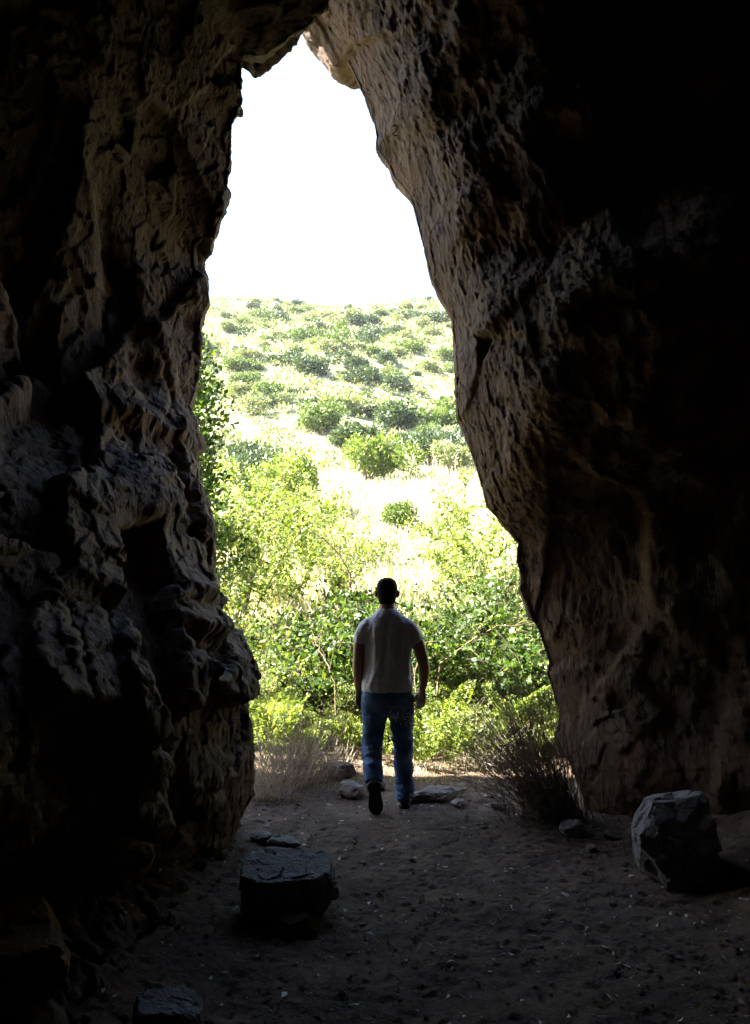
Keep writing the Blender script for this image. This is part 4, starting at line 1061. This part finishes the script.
for k in range(26):
    x0 = rng.uniform(0.0, 0.19); z0 = rng.uniform(0.655, 0.745) - 0.25 * max(0, x0 - 0.1)
    a = rng.uniform(-0.5, 0.4) if k % 2 else rng.uniform(1.0, 1.9); L = rng.uniform(0.02, 0.06)
    u = np.linspace(0, 1, 6)
    strokes.append([(x0 + L * t * math.cos(a) + 0.006 * math.sin(6 * t), z0 + L * t * math.sin(a) + 0.006 * math.cos(5 * t)) for t in u])
strip_on(jeans, 'print', M['print'], strokes, 0.0026, jeans)
strokes = []
for k in range(9):
    x0 = rng.uniform(0.07, 0.15); z0 = rng.uniform(1.10, 1.15); a = rng.uniform(0.2, 1.3); L = rng.uniform(0.02, 0.04)
    strokes.append([(x0 + L * t * math.cos(a), z0 + L * t * math.sin(a) + 0.004 * math.sin(5 * t)) for t in np.linspace(0, 1, 5)])
pr = strip_on(shirt, 'print', plain('faint_print', (0.75, 0.74, 0.72), 0.9, 0.1), strokes, 0.0022, shirt)
# shoes
def shoe(toe, heel, up_v, wid, prnt):
    toe, heel, up_v = Vector(toe), Vector(heel), Vector(up_v).normalized()
    ax = (toe - heel); L = ax.length; ax.normalize(); sd = ax.cross(up_v).normalized(); up_v = sd.cross(ax)
    bm = bmesh.new(); rings = []
    for t, w, h, c in [(-0.02, 0.55, 0.050, 0.045), (0.03, 0.8, 0.075, 0.060), (0.15, 0.86, 0.085, 0.066), (0.35, 0.78, 0.074, 0.058), (0.55, 0.92, 0.055, 0.044), (0.75, 1.0, 0.042, 0.034), (0.90, 0.85, 0.032, 0.028), (1.0, 0.45, 0.02, 0.022)]:
        rings.append((heel + ax * L * t + up_v * c, sd * wid * w, up_v * h * 0.55))
    loft(bm, rings, 20)
    o = fuse('shoe', bm, 0.006, 2, M['shoe'], prnt)
    bm = bmesh.new(); out = []
    for t, w in [(-0.03, 0.35), (0.0, 0.68), (0.06, 0.86), (0.18, 0.90), (0.38, 0.78), (0.55, 0.92), (0.75, 1.05), (0.90, 0.88), (0.98, 0.58), (1.02, 0.28)]:
        out.append((t, w))
    pts = [heel + ax * L * t + sd * wid * w for t, w in out] + [heel + ax * L * t - sd * wid * w for t, w in reversed(out)]
    v0 = [bm.verts.new(p) for p in pts]; v1 = [bm.verts.new(p + up_v * 0.026) for p in pts]
    k = len(pts)
    bm.faces.new(v0); bm.faces.new(list(reversed(v1)))
    for i in range(k): bm.faces.new((v0[i], v0[(i + 1) % k], v1[(i + 1) % k], v1[i]))
    bmesh.ops.recalc_face_normals(bm, faces=bm.faces[:])
    bmesh.ops.bevel(bm, geom=[e for e in bm.edges], offset=0.004, segments=2, affect='EDGES')
    me = bpy.data.meshes.new('sole'); bm.to_mesh(me); bm.free()
    link('sole', me, M['rubber'], o)
shoe((0.142, 0.31, 0.0), (0.134, 0.045, 0.0), (0, 0, 1), 0.050, person)
shoe((-0.085, -0.10, 0.0), (-0.102, -0.175, 0.245), (0, 1, 0.3), 0.054, person)

# ------------------------------------------------------------------ the air
bm = bmesh.new(); bmesh.ops.create_cube(bm, size=1)
me = bpy.data.meshes.new('haze'); bm.to_mesh(me); bm.free()
hm = bpy.data.materials.new('haze_air'); hm.use_nodes = True; hn = hm.node_tree
hn.nodes.remove(hn.nodes['Principled BSDF'])
pv = hn.nodes.new('ShaderNodeVolumePrincipled'); pv.inputs['Density'].default_value = 0.0003; pv.inputs['Color'].default_value = (0.95, 0.97, 1.0, 1)
pv.inputs['Anisotropy'].default_value = 0.3
hn.links.new(pv.outputs[0], hn.nodes['Material Output'].inputs['Volume'])
hb = link('haze', me, hm); hb.location = (0, 171, 29); hb.scale = (524, 464, 66)
tag(hb, 'thin bright haze over the hillside', 'haze', kind='stuff')

# ------------------------------------------------------------------ light, sky, camera
SUN_EL, SUN_AZ = 46.0, -91.0          # azimuth from +Y (ahead) towards +X; negative is left
sd = Vector((math.sin(R(SUN_AZ)) * math.cos(R(SUN_EL)), math.cos(R(SUN_AZ)) * math.cos(R(SUN_EL)), math.sin(R(SUN_EL))))
L = bpy.data.lights.new('sun', 'SUN'); L.energy = 5.0; L.angle = R(0.5); L.color = (1.0, 0.95, 0.86)
lo = bpy.data.objects.new('sun', L); COL.objects.link(lo); lo.rotation_euler = sd.to_track_quat('Z', 'Y').to_euler(); lo.location = sd * 50
W = bpy.data.worlds.new('World'); SC.world = W; W.use_nodes = True
nt = W.node_tree; bg = nt.nodes['Background']
sky = nt.nodes.new('ShaderNodeTexSky'); sky.sky_type = 'NISHITA'; sky.sun_disc = False
sky.sun_elevation = R(SUN_EL); sky.sun_rotation = R(SUN_AZ)
nt.links.new(sky.outputs['Color'], bg.inputs['Color']); bg.inputs['Strength'].default_value = 0.07
cam = bpy.data.cameras.new('camera'); co = bpy.data.objects.new('camera', cam); COL.objects.link(co)
co.location = (0, 0, CAMZ); co.rotation_euler = (R(90) + PITCH, 0, 0)
cam.sensor_fit = 'VERTICAL'; cam.sensor_height = 36; cam.lens = 36 * FPX / 1024; cam.clip_start = 0.05; cam.clip_end = 1500
SC.camera = co
vs = SC.view_settings; vs.view_transform = 'Standard'; vs.look = 'None'; vs.gamma = 1.0; vs.use_curve_mapping = False; vs.exposure = 3.65
SC.cycles.use_denoising = True
SC.cycles.max_bounces = 8; SC.cycles.diffuse_bounces = 3; SC.cycles.transmission_bounces = 4; SC.cycles.transparent_max_bounces = 4
